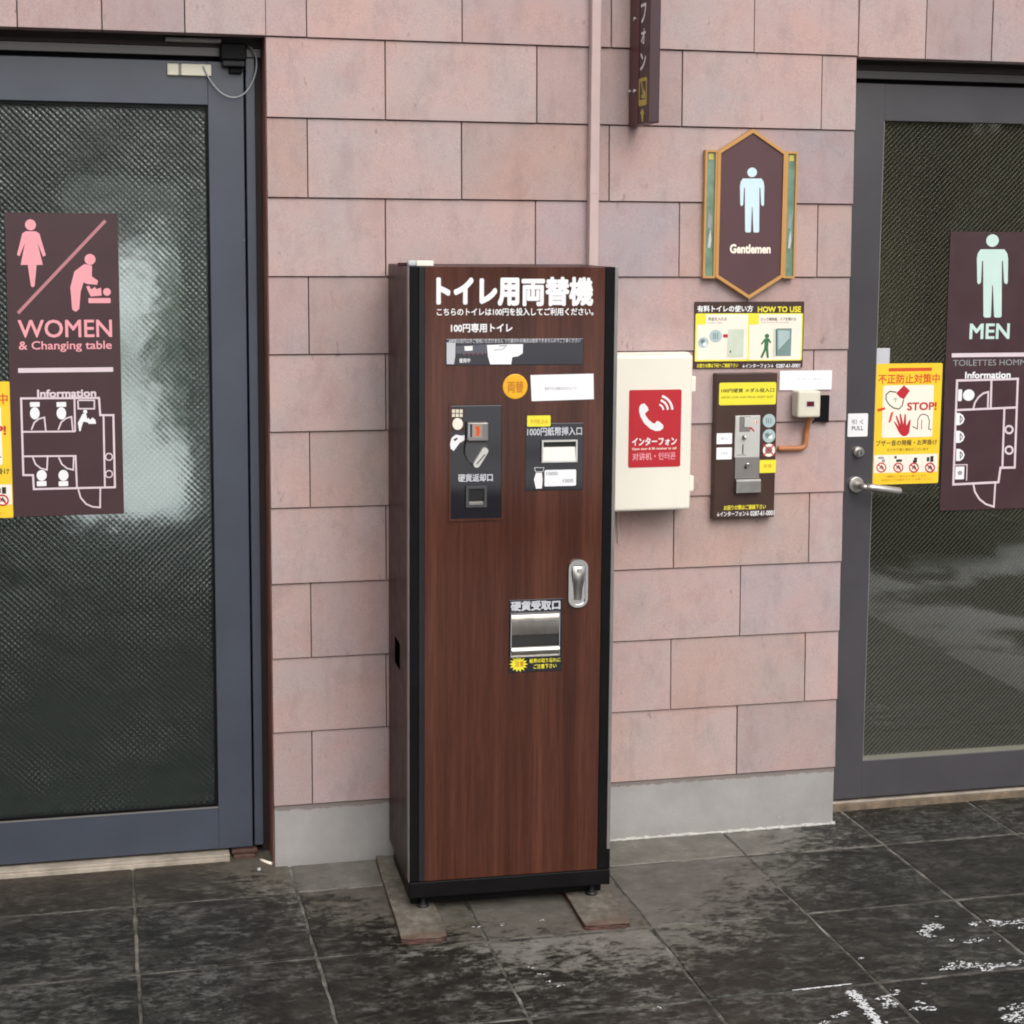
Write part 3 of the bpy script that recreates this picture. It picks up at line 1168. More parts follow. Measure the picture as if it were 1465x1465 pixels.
# magnetic switch on the women's door
sw = thing('door_switch', "small cream door switch with a looping grey wire, head of the women's door", 'sensor', tuple(LP.p(*LP.uv(270, 101), 0)))
mb = MB(LP)
x0, x1, z0, z1 = LP.rect(239, 92, 302, 109)
mb.box((x0, 0.0, z0), (x0 + 0.029, 0.012, z1), 'ivory', 0.003)
mb.box((x0 + 0.0295, 0.0, z0 + 0.0012), (x0 + 0.0335, 0.009, z1 - 0.0012), 'greymetal', 0.001)
mb.box((x0 + 0.034, 0.0, z0), (x1, 0.013, z1), 'ivory', 0.003)
mb.build('housing', sw)
mb = MB(LP)
zz = zoomer(0, 0, 3.6625)
raw = [(1062, 350), (1085, 400), (1125, 460), (1170, 500), (1225, 515), (1275, 495), (1315, 440), (1338, 370), (1338, 305), (1320, 262), (1298, 245)]
pts = [LP.p(*LP.uv(*zz(*q)), 0.014 + 0.012 * math.sin(i / 10 * math.pi)) for i, q in enumerate(raw)]


def smooth_path(p, n=4):
    out = []
    for i in range(len(p) - 1):
        a, b, c, d = p[max(i - 1, 0)], p[i], p[i + 1], p[min(i + 2, len(p) - 1)]
        for k in range(n):
            t = k / n
            out.append(0.5 * ((2 * b) + (c - a) * t + (2 * a - 5 * b + 4 * c - d) * t * t + (3 * b - a - 3 * c + d) * t ** 3))
    return out + [p[-1]]


mb.tube(smooth_path(pts), 0.0022, 'wire', 8)
mb.build('wire', sw)


# ------------------------------------------------------------------ pictograms
def man(mb, cx, top, head_r, sh_y, foot_y, w, m):
    mb.circ(cx, top + head_r, head_r, m)
    H = foot_y - sh_y
    q = [(-.5, .14), (-.47, .06), (-.38, 0), (.38, 0), (.47, .06), (.5, .14), (.49, .48), (.45, .515), (.37, .49), (.335, .17), (.30, .17), (.29, .98), (.25, 1), (.08, 1), (.05, .98), (.012, .53), (-.012, .53),
         (-.05, .98), (-.08, 1), (-.25, 1), (-.29, .98), (-.30, .17), (-.335, .17), (-.37, .49), (-.45, .515), (-.49, .48)]
    mb.poly([(cx + a * w, sh_y + b * H) for a, b in q], m)


def arc(cx, cy, r, a0, a1, n=10):
    return [(cx + r * math.cos(math.radians(a0 + (a1 - a0) * i / n)), cy + r * math.sin(math.radians(a0 + (a1 - a0) * i / n))) for i in range(n + 1)]


def board(name, label, pl, x0, x1, z0, z1, thick, mat, cat='sign', group=None, tilt=0.0, d0=0.0, r=0.0):
    t = thing(name, label, cat, tuple(pl.p((x0 + x1) / 2, z0, d0)), 0, group)
    mb = MB(pl)
    pts = rr(x0, x1, z0, z1, r)
    mb.prism(pts, d0 + 0.0003, d0 + thick, mat)
    mb.build('board', t)
    return t


# women's sign --------------------------------------------------------------
GLP = Plane(0, DOORY + 0.018)         # outer face of both panes
SW0, SW1, SZ0, SZ1 = -0.7505, -0.473, 0.7805, 1.557
wt = board('door_sign', "tall maroon WOMEN and changing table sign on the diamond glass", GLP, SW0, SW1, SZ0, SZ1, 0.004, 'maroon_dark')
z7 = zoomer(0, 280, 3.052)
mb = MB(Plane(0, DOORY + 0.018 - 0.004))
s = 1 / 3.052
mb.circ(*z7(133, 127), 24 * s, 'pink')
mb.poly(zpts(z7, [(112, 155), (156, 155), (172, 165), (200, 260), (188, 266), (164, 207), (187, 302), (160, 302), (151, 395), (143, 400), (135, 395), (121, 302), (90, 302), (109, 207), (85, 264), (74, 258), (97, 165)]), 'pink')
mb.circ(*z7(393, 278), 24 * s, 'pink')
mb.poly(zpts(z7, [(368, 298), (402, 305), (401, 352), (428, 371), (424, 389), (380, 385), (365, 378), (352, 420), (346, 495), (330, 507), (315, 497), (307, 400), (325, 330)]), 'pink')
mb.poly(zpts(z7, [(376, 396), (390, 393), (398, 409), (414, 398), (422, 408), (441, 401), (444, 436), (396, 440), (384, 415)]), 'pink')
mb.circ(*z7(467, 420), 17 * s, 'pink')
mb.rrect(*zrect(z7, 386, 447, 483, 469), 'pink', 0.002)
mb.build('pictogram', wt)
mb = MB(Plane(0, DOORY + 0.018 - 0.004))
mb.cur = ('dividing_line', 1)
mb.poly(zpts(z7, [(73, 508), (455, 104), (465, 114), (83, 518)]), plain('dusty_pink_print', srgb(186, 124, 130), 0.5))
mb.text('WOMEN', *zrect(z7, 78, 541, 489, 619), 'pink', 0.012)
mb.text('& Changing table', *zrect(z7, 82, 634, 488, 682), 'pink', 0.012)
mb.cur = ('dividing_line', 2)
mb.rrect(*zrect(z7, 79, 751, 494, 771), 'plan')
mb.text('Information', *zrect(z7, 162, 845, 420, 880), 'plan', 0.03)
mb.build('lettering', wt)


def toilet(mb, z, tx0, ty0, tx1, ty1, bx, by, rx, ry, m, sc):
    mb.rrect(*zrect(z, tx0, ty0, tx1, ty1), m, 0.0015)
    mb.circ(*z(bx, by), rx * sc, m, ry * sc)


def plan_lines(mb, z, segs, w, m):
    for sgm in segs:
        mb.line(zpts(z, sgm), w, m)


mb = MB(Plane(0, DOORY + 0.018 - 0.004))
P_ = 'plan'
mb.line(zpts(z7, [(92, 885), (432, 883), (438, 958), (495, 958), (502, 1273), (148, 1281), (144, 1220), (102, 1220)]), 3.0, P_, True)
plan_lines(mb, z7, [[(325, 886), (328, 1030)], [(98, 1031), (328, 1029)], [(102, 1138), (330, 1136), (336, 1275)], [(452, 960), (458, 1272)]], 2.6, P_)
plan_lines(mb, z7, [[(137, 1022), (150, 990), (170, 974), (194, 968), (200, 1026)], [(254, 1022), (268, 988), (288, 972), (312, 965), (318, 1026)],
                    [(143, 1142), (155, 1172), (178, 1190), (205, 1197), (208, 1140)], [(256, 1142), (270, 1172), (292, 1190), (320, 1197), (322, 1140)],
                    [(342, 1282), (352, 1318), (376, 1346), (404, 1358), (437, 1361), (438, 1278)], [(340, 893), (412, 893), (412, 930), (342, 930), (340, 895)]], 2.2, P_)
for bx_ in (152, 268):
    toilet(mb, z7, bx_ - 21, 901, bx_ + 21, 922, bx_, 950, 21, 27, 'white', s)
for bx_ in (182, 277):
    toilet(mb, z7, bx_ - 21, 1246, bx_ + 21, 1268, bx_, 1221, 22, 24, 'white', s)
for cy_ in (1140, 1215):
    mb.ring(*z7(476, cy_), 15 * s, 1.8, P_)
mb.circ(*z7(372, 943), 9 * s, 'white')
mb.poly(zpts(z7, [(360, 952), (376, 952), (380, 972), (394, 982), (392, 992), (364, 986), (356, 1010), (352, 1028), (346, 1028), (340, 992)]), 'white')
mb.poly(zpts(z7, [(384, 968), (394, 978), (404, 968), (416, 978), (420, 996), (386, 996)]), 'white')
mb.build('floor_plan', wt)

# men's sign ------------------------------------------------------------------
W_ = SW1 - SW0
mx0, mz1 = 1.8595, 1.528
mt = board('door_sign', "tall maroon MEN sign on the wired glass door", GLP, mx0, mx0 + W_, 0.7155, mz1, 0.004, 'maroon_dark')
z6 = zoomer(1180, 300, 2.93)
SP = Plane(0, DOORY + 0.018 - 0.004)
mb = MB(SP)
cx_, _ = z6(703, 0)
man(mb, cx_, z6(0, 103)[1], 9.0, z6(0, 166)[1], z6(0, 452)[1], 131 / 2.93, 'palegreen')
mb.build('pictogram', mt)
mb = MB(SP)
mb.text('MEN', *zrect(z6, 607, 477, 775, 542), 'palegreen', 0.02)
mb.cur = ('dividing_line', 1)
mb.rrect(*zrect(z6, 532, 600, 880, 617), 'plan')
mb.text('TOILETTES HOMMES', *zrect(z6, 538, 628, 880, 653), 'grey_print')
mb.text('Information', *zrect(z6, 588, 678, 779, 707), 'white', 0.03)
mb.build('lettering', mt)
mb = MB(SP)
s8 = 1 / 5.327
mb.line(zpts(z8, [(955, 343), (1418, 330), (1394, 1006), (1286, 1008), (1270, 1118), (926, 1135)]), 3.0, P_, True)
plan_lines(mb, z8, [[(1217, 338), (1211, 556)], [(955, 568), (1408, 548)], [(1315, 560), (1300, 1004)]], 2.8, P_)
plan_lines(mb, z8, [[(1078, 560), (1090, 512), (1118, 470), (1155, 440), (1193, 430), (1188, 556)], [(1078, 1128), (1090, 1190), (1124, 1246), (1175, 1286), (1235, 1304), (1246, 1122)]], 2.4, P_)
mb.rrect(*zrect(z8, 962, 410, 992, 500), 'white', 0.003)
mb.circ(*z8(1043, 454), 44 * s8, 'white')
for q in (637, 772, 910):
    mb.poly(zpts(z8, [(948, q - 46), (975, q - 46), (1000, q - 30), (1012, q), (1000, q + 30), (975, q + 46), (946, q + 46)]), 'white')
    mb.line(zpts(z8, [(978, q - 26), (996, q), (978, q + 26), (978, q - 26)]), 1.2, 'maroon_dark')
plan_lines(mb, z8, [[(938, 986), (1030, 984), (1026, 1106)]], 1.4, P_)
mb.rrect(*zrect(z8, 940, 998, 1008, 1096), 'white', 0.002)
mb.circ(*z8(975, 1047), 17 * s8, 'grey_print')
for q in (717, 873):
    mb.ring(*z8(1350, q), 28 * s8, 2.6, P_)
mb.build('floor_plan', mt)


# yellow warning posters --------------------------------------------------------
def warning_poster(label, z, pl, full=True):
    x0, x1, z0, z1 = pl.rect(*zrect(z, 325, 212, 826, 1130))
    t = thing('warning_poster', label, 'poster', tuple(pl.p((x0 + x1) / 2, z0, 0)), 0, 'yellow warning posters on the doors')
    mb = MB(pl)
    mb.prism(rr(x0, x1, z0, z1, 0.006), 0.0002, 0.0012, 'yellow')
    mb.build('sheet', t)
    mb = MB(pl)
    mb.d = 0.0013
    mb.cur = ('heading_bar', 1)
    mb.rrect(*zrect(z, 432, 246, 762, 272), 'redorange', 0.002)
    mb.text('不正防止対策中', *zrect(z, 352, 292, 822, 366), 'redorange', 0.02)
    mb.text('ブザー音の発報・お声掛け', *zrect(z, 336, 794, 800, 838), 'inkblack', 0.015)
    mb.text('をさせて頂く場合がございます', *zrect(z, 420, 856, 736, 880), 'inkblack')
    mb.text('ご理解とご協力をお願いします', *zrect(z, 400, 1062, 720, 1080), 'amber_dark')
    mb.text('監視カメラ作動中です ご注意ください', *zrect(z, 380, 1088, 760, 1106), 'amber_dark')
    mb.build('lettering', t)
    mb = MB(pl)
    mb.d = 0.0013
    k = abs(z(1, 0)[0] - z(0, 0)[0])
    mb.rrect(*zrect(z, 385, 378, 770, 775), 'warmwhite', 0.006)
    mb.text('STOP!', *zrect(z, 572, 508, 798, 570), 'red', 0.03)
    # megaphone, reaching hand and the outlined head
    mb.poly(zpts(z, [(548, 378), (594, 420), (548, 486), (515, 470), (488, 440)]), 'red')
    mb.line(zpts(z, [(490, 432), (440, 425), (412, 450), (412, 490), (438, 530), (470, 552), (510, 560), (535, 535), (545, 488)]), 8 * k, 'inkblack')
    mb.poly(zpts(z, [(344, 560), (402, 545), (408, 562), (350, 582)]), 'redorange')
    mb.poly(zpts(z, [(448, 590), (470, 575), (448, 655), (428, 668)]), 'redorange')
    mb.line(zpts(z, [(468, 486), (490, 478), (482, 505)]), 4 * k, 'inkblack')
    mb.poly(zpts(z, [(470, 655), (478, 655), (508, 695), (484, 615), (494, 610), (522, 680), (514, 598), (524, 596), (544, 678), (552, 600), (562, 600), (566, 688), (592, 640), (600, 646), (588, 740), (570, 762), (545, 768), (524, 756), (505, 728)]), 'red')
    mb.line(zpts(z, [(612, 692), (650, 712), (654, 640), (672, 606), (700, 598), (730, 612), (742, 650), (736, 712), (758, 718)]), 6 * k, 'inkblack')
    mb.line(zpts(z, [(684, 640), (682, 715)]), 6 * k, 'red')
    mb.build('drawing', t)
    mb = MB(pl)
    mb.d = 0.0013
    mb.rrect(*zrect(z, 322, 906, 804, 1042), 'warmwhite')
    for i, q in enumerate((376, 505, 624, 746)):
        mb.ring(*z(q, 1006), 34 * k, 9 * k, 'red', 18)
        mb.line(zpts(z, [(q - 22, 984), (q + 22, 1028)]), 8 * k, 'red')
        mb.line(zpts(z, [(q - 14, 1018), (q + 2, 990), (q + 16, 1014)]), 7 * k, 'inkblack')
        for a, b, c_, d_ in (((-24, 924, 20, 940), (-16, 944, 28, 962), (0, 930, 24, 960), (-24, 926, -6, 958))[i], ((4, 944, 28, 966), (-30, 918, -12, 936), (-8, 950, 22, 968), (2, 918, 26, 962))[i]):
            mb.rrect(*zrect(z, q + a, b, q + c_, d_), 'grey_print' if i == 0 else 'inkblack')
        if i < 3:
            mb.line(zpts(z, [(q + 62, 910), (q + 62, 1038)]), 1.5 * k, 'lightgrey')
    mb.build('icon_strip', t)
    return t


PP = Plane(0, DOORY + 0.018)
warning_poster("yellow warning poster with a red STOP hand beside the men's sign", z8, PP)
xr = PP.uv(*z8(820, 660))[0]
xl, zl = PP.uv(16, 643)
# the women's door carries the same poster, its right edge just inside the picture
ul = PP.uv(*z8(325, 212))[0]
wposter = PP.uv(*z8(826, 212))[0] - ul


class ShiftPlane(Plane):
    """the same sheet stuck somewhere else on the other pane"""
    def __init__(self, oy, du, dz):
        super().__init__(0, oy)
        self.du, self.dz = du, dz

    def uv(self, px, py):
        u, z = super().uv(px, py)
        return (u + self.du, z + self.dz)


zc = PP.uv(*z8(575, 671))[1]
warning_poster("yellow warning poster beside the WOMEN sign, mostly cut off", z8, ShiftPlane(DOORY + 0.018, xl - xr, zl - zc))

# pull plate and tape on the men's door
pt = thing('pull_sign', "small white PULL plate above the lock on the grey door stile", 'sign', tuple(RP.p(*RP.uv(1226, 624), 0)))
mb = MB(RP)
x0, x1, z0, z1 = RP.rect(*zrect(z8, 120, 594, 272, 770))
mb.prism(rr(x0, x1, z0, z1, 0.003), 0.0002, 0.002, 'white')
mb.d = 0.0021
mb.text('引 く', *zrect(z8, 150, 640, 238, 675), 'inkblack', 0.01)
mb.text('PULL', *zrect(z8, 150, 690, 238, 722), 'inkblack', 0.01)
mb.build('plate', pt)
mb = MB(PP)
x0, x1, z0, z1 = PP.rect(*zrect(z8, 338, 96, 440, 250))
mb.box((x0 - 0.012, 0.0002, z0), (x1, 0.0010, z1), 'lightgrey')
o = mb.build('tape')
tag(o, 'pale grey strip of tape showing above the yellow STOP poster', 'tape')

# low wall added out of view on the left to darken the lower left ---
gw = thing('added_shade_wall', "low pink rendered wall running out from the left of the women's door", 'wall', (-1.86, -2.6, G))
mb = MB()
mb.box((-1.95, -5.2, G - 0.02), (-1.77, 0.02, 0.95), plain('pink_render', (0.40, 0.29, 0.28), 0.85, scale=8), 0.004)
mb.build('render', gw)
mb = MB()
mb.box((-1.98, -5.23, 0.951), (-1.74, 0.02, 1.00), 'plinth', 0.006)
mb.build('coping', gw)

# rooms behind the doors, seen dimly through the patterned glass ------------------
def room(label, x0, x1, y0, y1, holes, paint):
    """walls, floor and ceiling seen from inside; holes = openings cut to let light in (wall, a0, a1, z0, z1)"""
    mb = MB()
    zf, zc = G + 0.004, 2.42
    mb.add([(x0, y0, zf), (x1, y0, zf), (x1, y1, zf), (x0, y1, zf)], [(0, 1, 2, 3)], 'roomfloor')
    mb.add([(x0, y0, zc), (x1, y0, zc), (x1, y1, zc), (x0, y1, zc)], [(3, 2, 1, 0)], paint)
    for w in ('left', 'right', 'back'):
        P = {'left': lambda a, z: (x0, a, z), 'right': lambda a, z: (x1, a, z), 'back': lambda a, z: (a, y1, z)}[w]
        a0, a1 = (x0, x1) if w == 'back' else (y0, y1)
        hs_ = [h for h in holes if h[0] == w]
        e_ = 0.006
        Q = {'left': lambda a, z: (x0 + e_, a, z), 'right': lambda a, z: (x1 - e_, a, z), 'back': lambda a, z: (a, y1 - e_, z)}[w]
        mb.add([Q(a0, zf), Q(a1, zf), Q(a1, 0.26), Q(a0, 0.26)], [(0, 1, 2, 3)], 'roomfloor')  # dark band added round the walls to darken the foot of the glass
        if not hs_:
            mb.add([P(a0, zf), P(a1, zf), P(a1, zc), P(a0, zc)], [(0, 1, 2, 3)], paint)
            continue
        _, b0, b1, c0, c1 = hs_[0]
        for p, q, r, t in ((a0, b0, zf, zc), (b1, a1, zf, zc), (b0, b1, zf, c0), (b0, b1, c1, zc)):
            mb.add([P(p, r), P(q, r), P(q, t), P(p, t)], [(0, 1, 2, 3)], paint)
    o = mb.build('room')
    tag(o, label, 'room', kind='structure')


M['roomgrey'] = plain('grey_green_room_paint', (0.27, 0.305, 0.29), 0.7)
M['roombrown'] = plain('olive_room_paint', (0.50, 0.44, 0.29), 0.7)
M['roomfloor'] = plain('dark_room_floor', (0.020, 0.022, 0.018), 0.9, spec=0.1)
room("dim grey room behind the women's door with a tall opening added to brighten the glass", -1.72, PIER_L - 0.004, 0.15, 3.0, [('back', -0.66, -0.16, 0.22, 1.74), ('left', 0.5, 1.6, 1.2, 2.1)], 'roomgrey')  # back opening added for the bright patch in the diamond glass
room("dim olive room behind the men's door", PIER_R + 0.004, 3.4, 0.15, 3.2, [('right', 0.4, 2.4, 1.0, 2.2)], 'roombrown')  # side opening added out of view to light the room

# ------------------------------------------------------------------ fixtures on the wall
# painted square conduit
mb = MB(WALL)
u0 = WALL.uv(840.5, 200)[0]
mb.box((u0, 0.003, 0.95), (u0 + 0.0255, 0.030, 2.6), 'pinkpipe', 0.0025)
for zc_ in (1.62, 2.25):
    mb.box((u0 - 0.001, 0.002, zc_), (u0 + 0.0265, 0.0312, zc_ + 0.0022), 'pinkpipe')
o = mb.build('square_conduit')
tag(o, 'pink painted square conduit running up the wall behind the change machine', 'pipe')

# blade sign
BX = 0.851
bs = thing('blade_sign', 'dark maroon blade sign with white katakana high on the wall', 'sign', (BX, -0.09, 1.797))
mb = MB()
mb.box((BX, -0.170, 1.797), (BX + 0.030, -0.001, 2.62), 'maroon_dark', 0.003)
mb.build('board', bs)
mb = MB()
mb.box((BX - 0.0022, -0.088, 1.797), (BX + 0.0005, -0.012, 2.62), plain('reddish_maroon_bracket', srgb(84, 40, 44), 0.45), 0.001)
mb.build('bracket', bs)


class SidePlane(Plane):
    """the left face of the blade sign"""
    def __init__(self, X_):
        self.o = Vector((X_, 0, 0))
        self.u = Vector((0, -1, 0))
        self.n = Vector((-1, 0, 0))


BP = SidePlane(BX)
zb_ = zoomer(860, 0, 5.86)
mb = MB(BP)
mb.d = 0.0002
for ch, a, b, c_, d_ in (('フ', 334, 28, 378, 190), ('ォ', 336, 240, 374, 368), ('ン', 330, 440, 376, 588)):
    mb.text(ch, *zrect(zb_, a, b, c_, d_), 'white', 0.02)
mb.text('ー', *zrect(zb_, 340, -120, 376, -90), 'white', 0.02)
mb.build('lettering', bs)
mb = MB(BP)
mb.d = 0.0002
Y_ = plain('dull_yellow_print', srgb(196, 178, 76), 0.5)
mb.rrect(*zrect(zb_, 316, 652, 384, 885), Y_, 0.008)
mb.rrect(*zrect(zb_, 325, 682, 375, 835), 'maroon_dark', 0.003)
mb.poly(zpts(zb_, [(332, 690), (345, 690), (352, 740), (372, 775), (370, 825), (340, 825), (334, 800), (350, 790), (344, 745)]), Y_)
mb.poly(zpts(zb_, [(347, 905), (364, 950), (356, 960), (352, 1020), (342, 1020), (338, 960), (328, 950)]), Y_)
mb.build('phone_symbol', bs)
for px, py in ((248, 770), (290, 765), (292, 160)):
    mb = MB(BP)
    u, z = BP.uv(*zb_(px, py))
    mb.disc(u, z, 0.006, 0.002, 0.006, 'steel', 12)
    mb.build('screw_head', bs)

# gentlemen's sign
gs = thing('gentlemen_sign', 'six sided maroon Gentlemen plaque with gold rim and side strips', 'sign', tuple(WALL.p(*WALL.uv(1074, 428), 0)))
zg = zoomer(960, 160, 5.232)
T_ = 0.020
FP = Plane(0, -T_)
ax, az = FP.uv(*zg(610, 128))
bx_, bz_ = FP.uv(*zg(580, 1400))
cxm = (ax + bx_) / 2
uL = (FP.uv(*zg(350, 300))[0] + FP.uv(*zg(334, 1235))[0]) / 2
uR = (FP.uv(*zg(866, 300))[0] + FP.uv(*zg(842, 1235))[0]) / 2
zt_ = (FP.uv(*zg(350, 300))[1] + FP.uv(*zg(866, 300))[1]) / 2
zbm = (FP.uv(*zg(334, 1235))[1] + FP.uv(*zg(842, 1235))[1]) / 2
oL = (FP.uv(*zg(258, 295))[0] + FP.uv(*zg(243, 1240))[0]) / 2
oR = (FP.uv(*zg(955, 310))[0] + FP.uv(*zg(926, 1240))[0]) / 2
mid = (uL + uR) / 2
hx = [(uL, zbm), (mid, bz_), (uR, zbm), (uR, zt_), (mid, az), (uL, zt_)]


def inset(pts, k):
    n = len(pts)
    out = []
    for i in range(n):
        a, b, c = Vector(pts[i - 1]), Vector(pts[i]), Vector(pts[(i + 1) % n])
        d1, d2 = (b - a).normalized(), (c - b).normalized()
        n1, n2 = Vector((-d1.y, d1.x)), Vector((-d2.y, d2.x))
        m_ = (n1 + n2).normalized()
        q = b + m_ * (k / m_.dot(n1))
        out.append((q.x, q.y))
    return out


def rim(mb, outer, inner, d0, d1, m):
    n = len(outer)
    vs = [mb.pl.p(u, z, d) for pts, d in ((outer, d0), (outer, d1), (inner, d1), (inner, d0)) for u, z in pts]
    fs = []
    for r in range(3):
        for i in range(n):
            j = (i + 1) % n
            fs.append((r * n + i, r * n + j, (r + 1) * n + j, (r + 1) * n + i))
    mb.add(vs, fs, m)


RW = 0.0085
mb = MB(WALL)
rim(mb, hx, inset(hx, RW), 0.0005, T_ + 0.001, 'gold')
mb.build('rim', gs)
mb = MB(WALL)
mb.prism(inset(hx, RW * 0.7), 0.0005, T_ - 0.0035, 'maroon')
mb.build('panel', gs)
for a, b in ((oL, uL - 0.0002), (uR + 0.0002, oR)):
    st = [(a, zbm - 0.004), (b, zbm - 0.004), (b, zt_ + 0.003), (a, zt_ + 0.003)]
    mb = MB(WALL)
    mb.prism(inset(st, 0.004), 0.0005, T_ - 0.006, 'skyglass')
    u_ = (a + b) / 2
    mb.d = T_ - 0.0058
    mb.face([(u_ - 0.004, 1.480), (u_ + 0.003, 1.478), (u_ + 0.006, 1.500), (u_ + 0.003, 1.530), (u_ - 0.001, 1.512)], 'lightgrey')
    mb.face([(u_ - 0.007, zt_ - 0.022), (u_ + 0.007, zt_ - 0.022), (u_ + 0.006, zt_ - 0.006), (u_ - 0.006, zt_ - 0.006)], Y_)
    mb.face([(u_ - 0.006, 1.535), (u_ + 0.004, 1.53), (u_ + 0.006, 1.56), (u_ - 0.002, 1.575)], 'grey_print')
    sp_ = mb.build('side_strip', gs)
    mb = MB(WALL)
    rim(mb, st, inset(st, 0.0055), 0.0005, T_ - 0.001, 'gold')
    mb.build('strip_rim', sp_)
GP = Plane(0, -(T_ - 0.0035))
mb = MB(GP)
mb.d = 0.0002
man(mb, zg(607, 0)[0], zg(0, 417)[1], 36 / 5.232, zg(0, 499)[1], zg(0, 903)[1], 182 / 5.232, 'paleblue')
mb.build('pictogram', gs)
mb = MB(GP)
mb.d = 0.0002
mb.text('Gentlemen', *zrect(zg, 440, 990, 746, 1061), 'warmwhite', 0.035)
mb.build('lettering', gs)

# how-to-use sign
z4 = zoomer(860, 400, 4.0694)
x0, x1, z0, z1 = WALL.rect(*zrect(z4, 539, 128, 1174, 513))
hs = board('instruction_sign', 'white and yellow HOW TO USE sign with a coin and a green walker', WALL, x0, x1, z0, z1, 0.004, 'brown_board')
HP = Plane(0, -0.004)
mb = MB(HP)
mb.d = 0.0002
mb.text('有料トイレの使い方', *zrect(z4, 560, 150, 884, 189), 'white', 0.03)
mb.text('HOW TO USE', *zrect(z4, 912, 156, 1164, 190), 'lemon', 0.03)
mb.text('お困りの際は下記へご連絡下さい', *zrect(z4, 558, 488, 797, 512), 'lemon', 0.02)
mb.text('↓インターフォン↓', *zrect(z4, 822, 489, 1003, 514), 'white', 0.02)
mb.text('0287-61-0001', *zrect(z4, 1018, 490, 1158, 513), 'white', 0.02)
mb.build('lettering', hs)
mb = MB(HP)
mb.d = 0.0002
mb.rrect(*zrect(z4, 547, 196, 1172, 474), 'lemon', 0.004)
mb.rrect(*zrect(z4, 557, 202, 854, 466), 'warmwhite', 0.004)
mb.rrect(*zrect(z4, 862, 202, 1164, 466), 'warmwhite', 0.004)
mb.rrect(*zrect(z4, 552, 203, 610, 262), 'lemon', 0.002)
mb.rrect(*zrect(z4, 862, 203, 918, 262), 'lemon', 0.002)
mb.text('料金を入れる', *zrect(z4, 624, 218, 730, 240), 'inkblack', 0.01)
mb.text('Insert coin', *zrect(z4, 624, 244, 700, 256), 'grey_print')
mb.text('ロック解除後、ドアを開ける', *zrect(z4, 930, 220, 1134, 240), 'inkblack', 0.01)
mb.text('Open the door after unlocking', *zrect(z4, 930, 244, 1090, 256), 'grey_print')
mb.circ(*z4(666, 329), 37 / 4.07, 'coin')
mb.line(zpts(z4, [(654, 312), (654, 346)]), 1.2, 'coin_dark')
mb.line(zpts(z4, [(664, 310), (664, 348)]), 1.2, 'coin_dark')
mb.line(zpts(z4, [(676, 312), (676, 346)]), 1.2, 'coin_dark')
mb.circ(*z4(594, 366), 31 / 4.07, 'coin')
mb.circ(*z4(590, 360), 14 / 4.07, 'coin_dark')
mb.circ(*z4(604, 376), 12 / 4.07, 'white')
mb.poly(zpts(z4, [(710, 318), (740, 318), (740, 310), (760, 328), (740, 345), (740, 337), (710, 337)]), 'red')
mb.rrect(*zrect(z4, 736, 288, 829, 450), 'doorgreen')
mb.rrect(*zrect(z4, 748, 412, 755, 426), 'inkblack')
mb.circ(*z4(965, 328), 13 / 4.07, 'green')
mb.poly(zpts(z4, [(952, 342), (976, 342), (990, 364), (986, 372), (974, 360), (972, 400), (976, 455), (964, 456), (958, 412), (938, 456), (926, 452), (948, 402), (950, 362), (934, 380), (928, 374)]), 'green')
mb.rrect(*zrect(z4, 1000, 286, 1020, 446), 'doorgreen')
mb.rrect(*zrect(z4, 1018, 284, 1106, 444), 'glassprint')
mb.poly(zpts(z4, [(1030, 296), (1096, 296), (1096, 340), (1030, 410)]), 'coin')
mb.line(zpts(z4, [(1018, 290), (1018, 442)]), 1.2, 'inkblack')
mb.build('picture_panel', hs)

# coin board
z5 = zoomer(980, 520, 6.659)
TB = 0.028
CPl = Plane(0, -TB)
xa, xb = (CPl.uv(1025.5, 536)[0] + CPl.uv(1020.0, 740)[0]) / 2, (CPl.uv(1112.8, 535)[0] + CPl.uv(1107.6, 737)[0]) / 2
zt_, zb2 = CPl.uv(1069, 534)[1], CPl.uv(1064, 741)[1]
cb = thing('coin_panel', 'brown coin slot panel with yellow label under the HOW TO USE sign', 'coin panel', tuple(WALL.p((xa + xb) / 2, zb2, 0)))
mb = MB(WALL)
mb.box((xa, 0.0005, zb2), (xb, TB, zt_), 'brown_board', 0.002)
mb.build('board', cb)
mb = MB(CPl)
mb.d = 0.0002
mb.rrect(*zrect(z5, 325, 180, 868, 394), 'lemon', 0.005)
mb.text('100円硬貨 メダル投入口', *zrect(z5, 346, 236, 850, 276), 'inkblack', 0.02)
mb.text('100YEN COIN AND MEDAL INSERT SLOT', *zrect(z5, 346, 310, 844, 330), plain('olive_print', srgb(150, 140, 30), 0.5), 0.015)
mb.build('label_plate', cb)
mb = MB(CPl)
mb.d = 0.0002
mb.text('お困りの際はご連絡下さい', *zrect(z5, 370, 1346, 770, 1392), 'lemon', 0.02)
mb.text('↓インターフォン↓', *zrect(z5, 304, 1408, 608, 1456), 'white', 0.02)
mb.text('0287-61-0001', *zrect(z5, 622, 1402, 850, 1448), 'white', 0.02)
mb.build('lettering', cb)
mb = MB(CPl)
x0, x1, z0, z1 = CPl.rect(*zrect(z5, 470, 495, 706, 892))
mb.box((x0, 0.0, z0), (x1, 0.006, z1), 'silverpaint', 0.0012)
a = MB(Plane(0, -TB - 0.006))
sx0, sx1, sz0, sz1 = a.pl.rect(*zrect(z5, 520, 502, 620, 648))
mb.box((sx0, 0.006, sz0), (sx1, 0.0085, sz1), 'greymetal', 0.001)
sx0, sx1, sz0, sz1 = a.pl.rect(*zrect(z5, 560, 512, 616, 606))
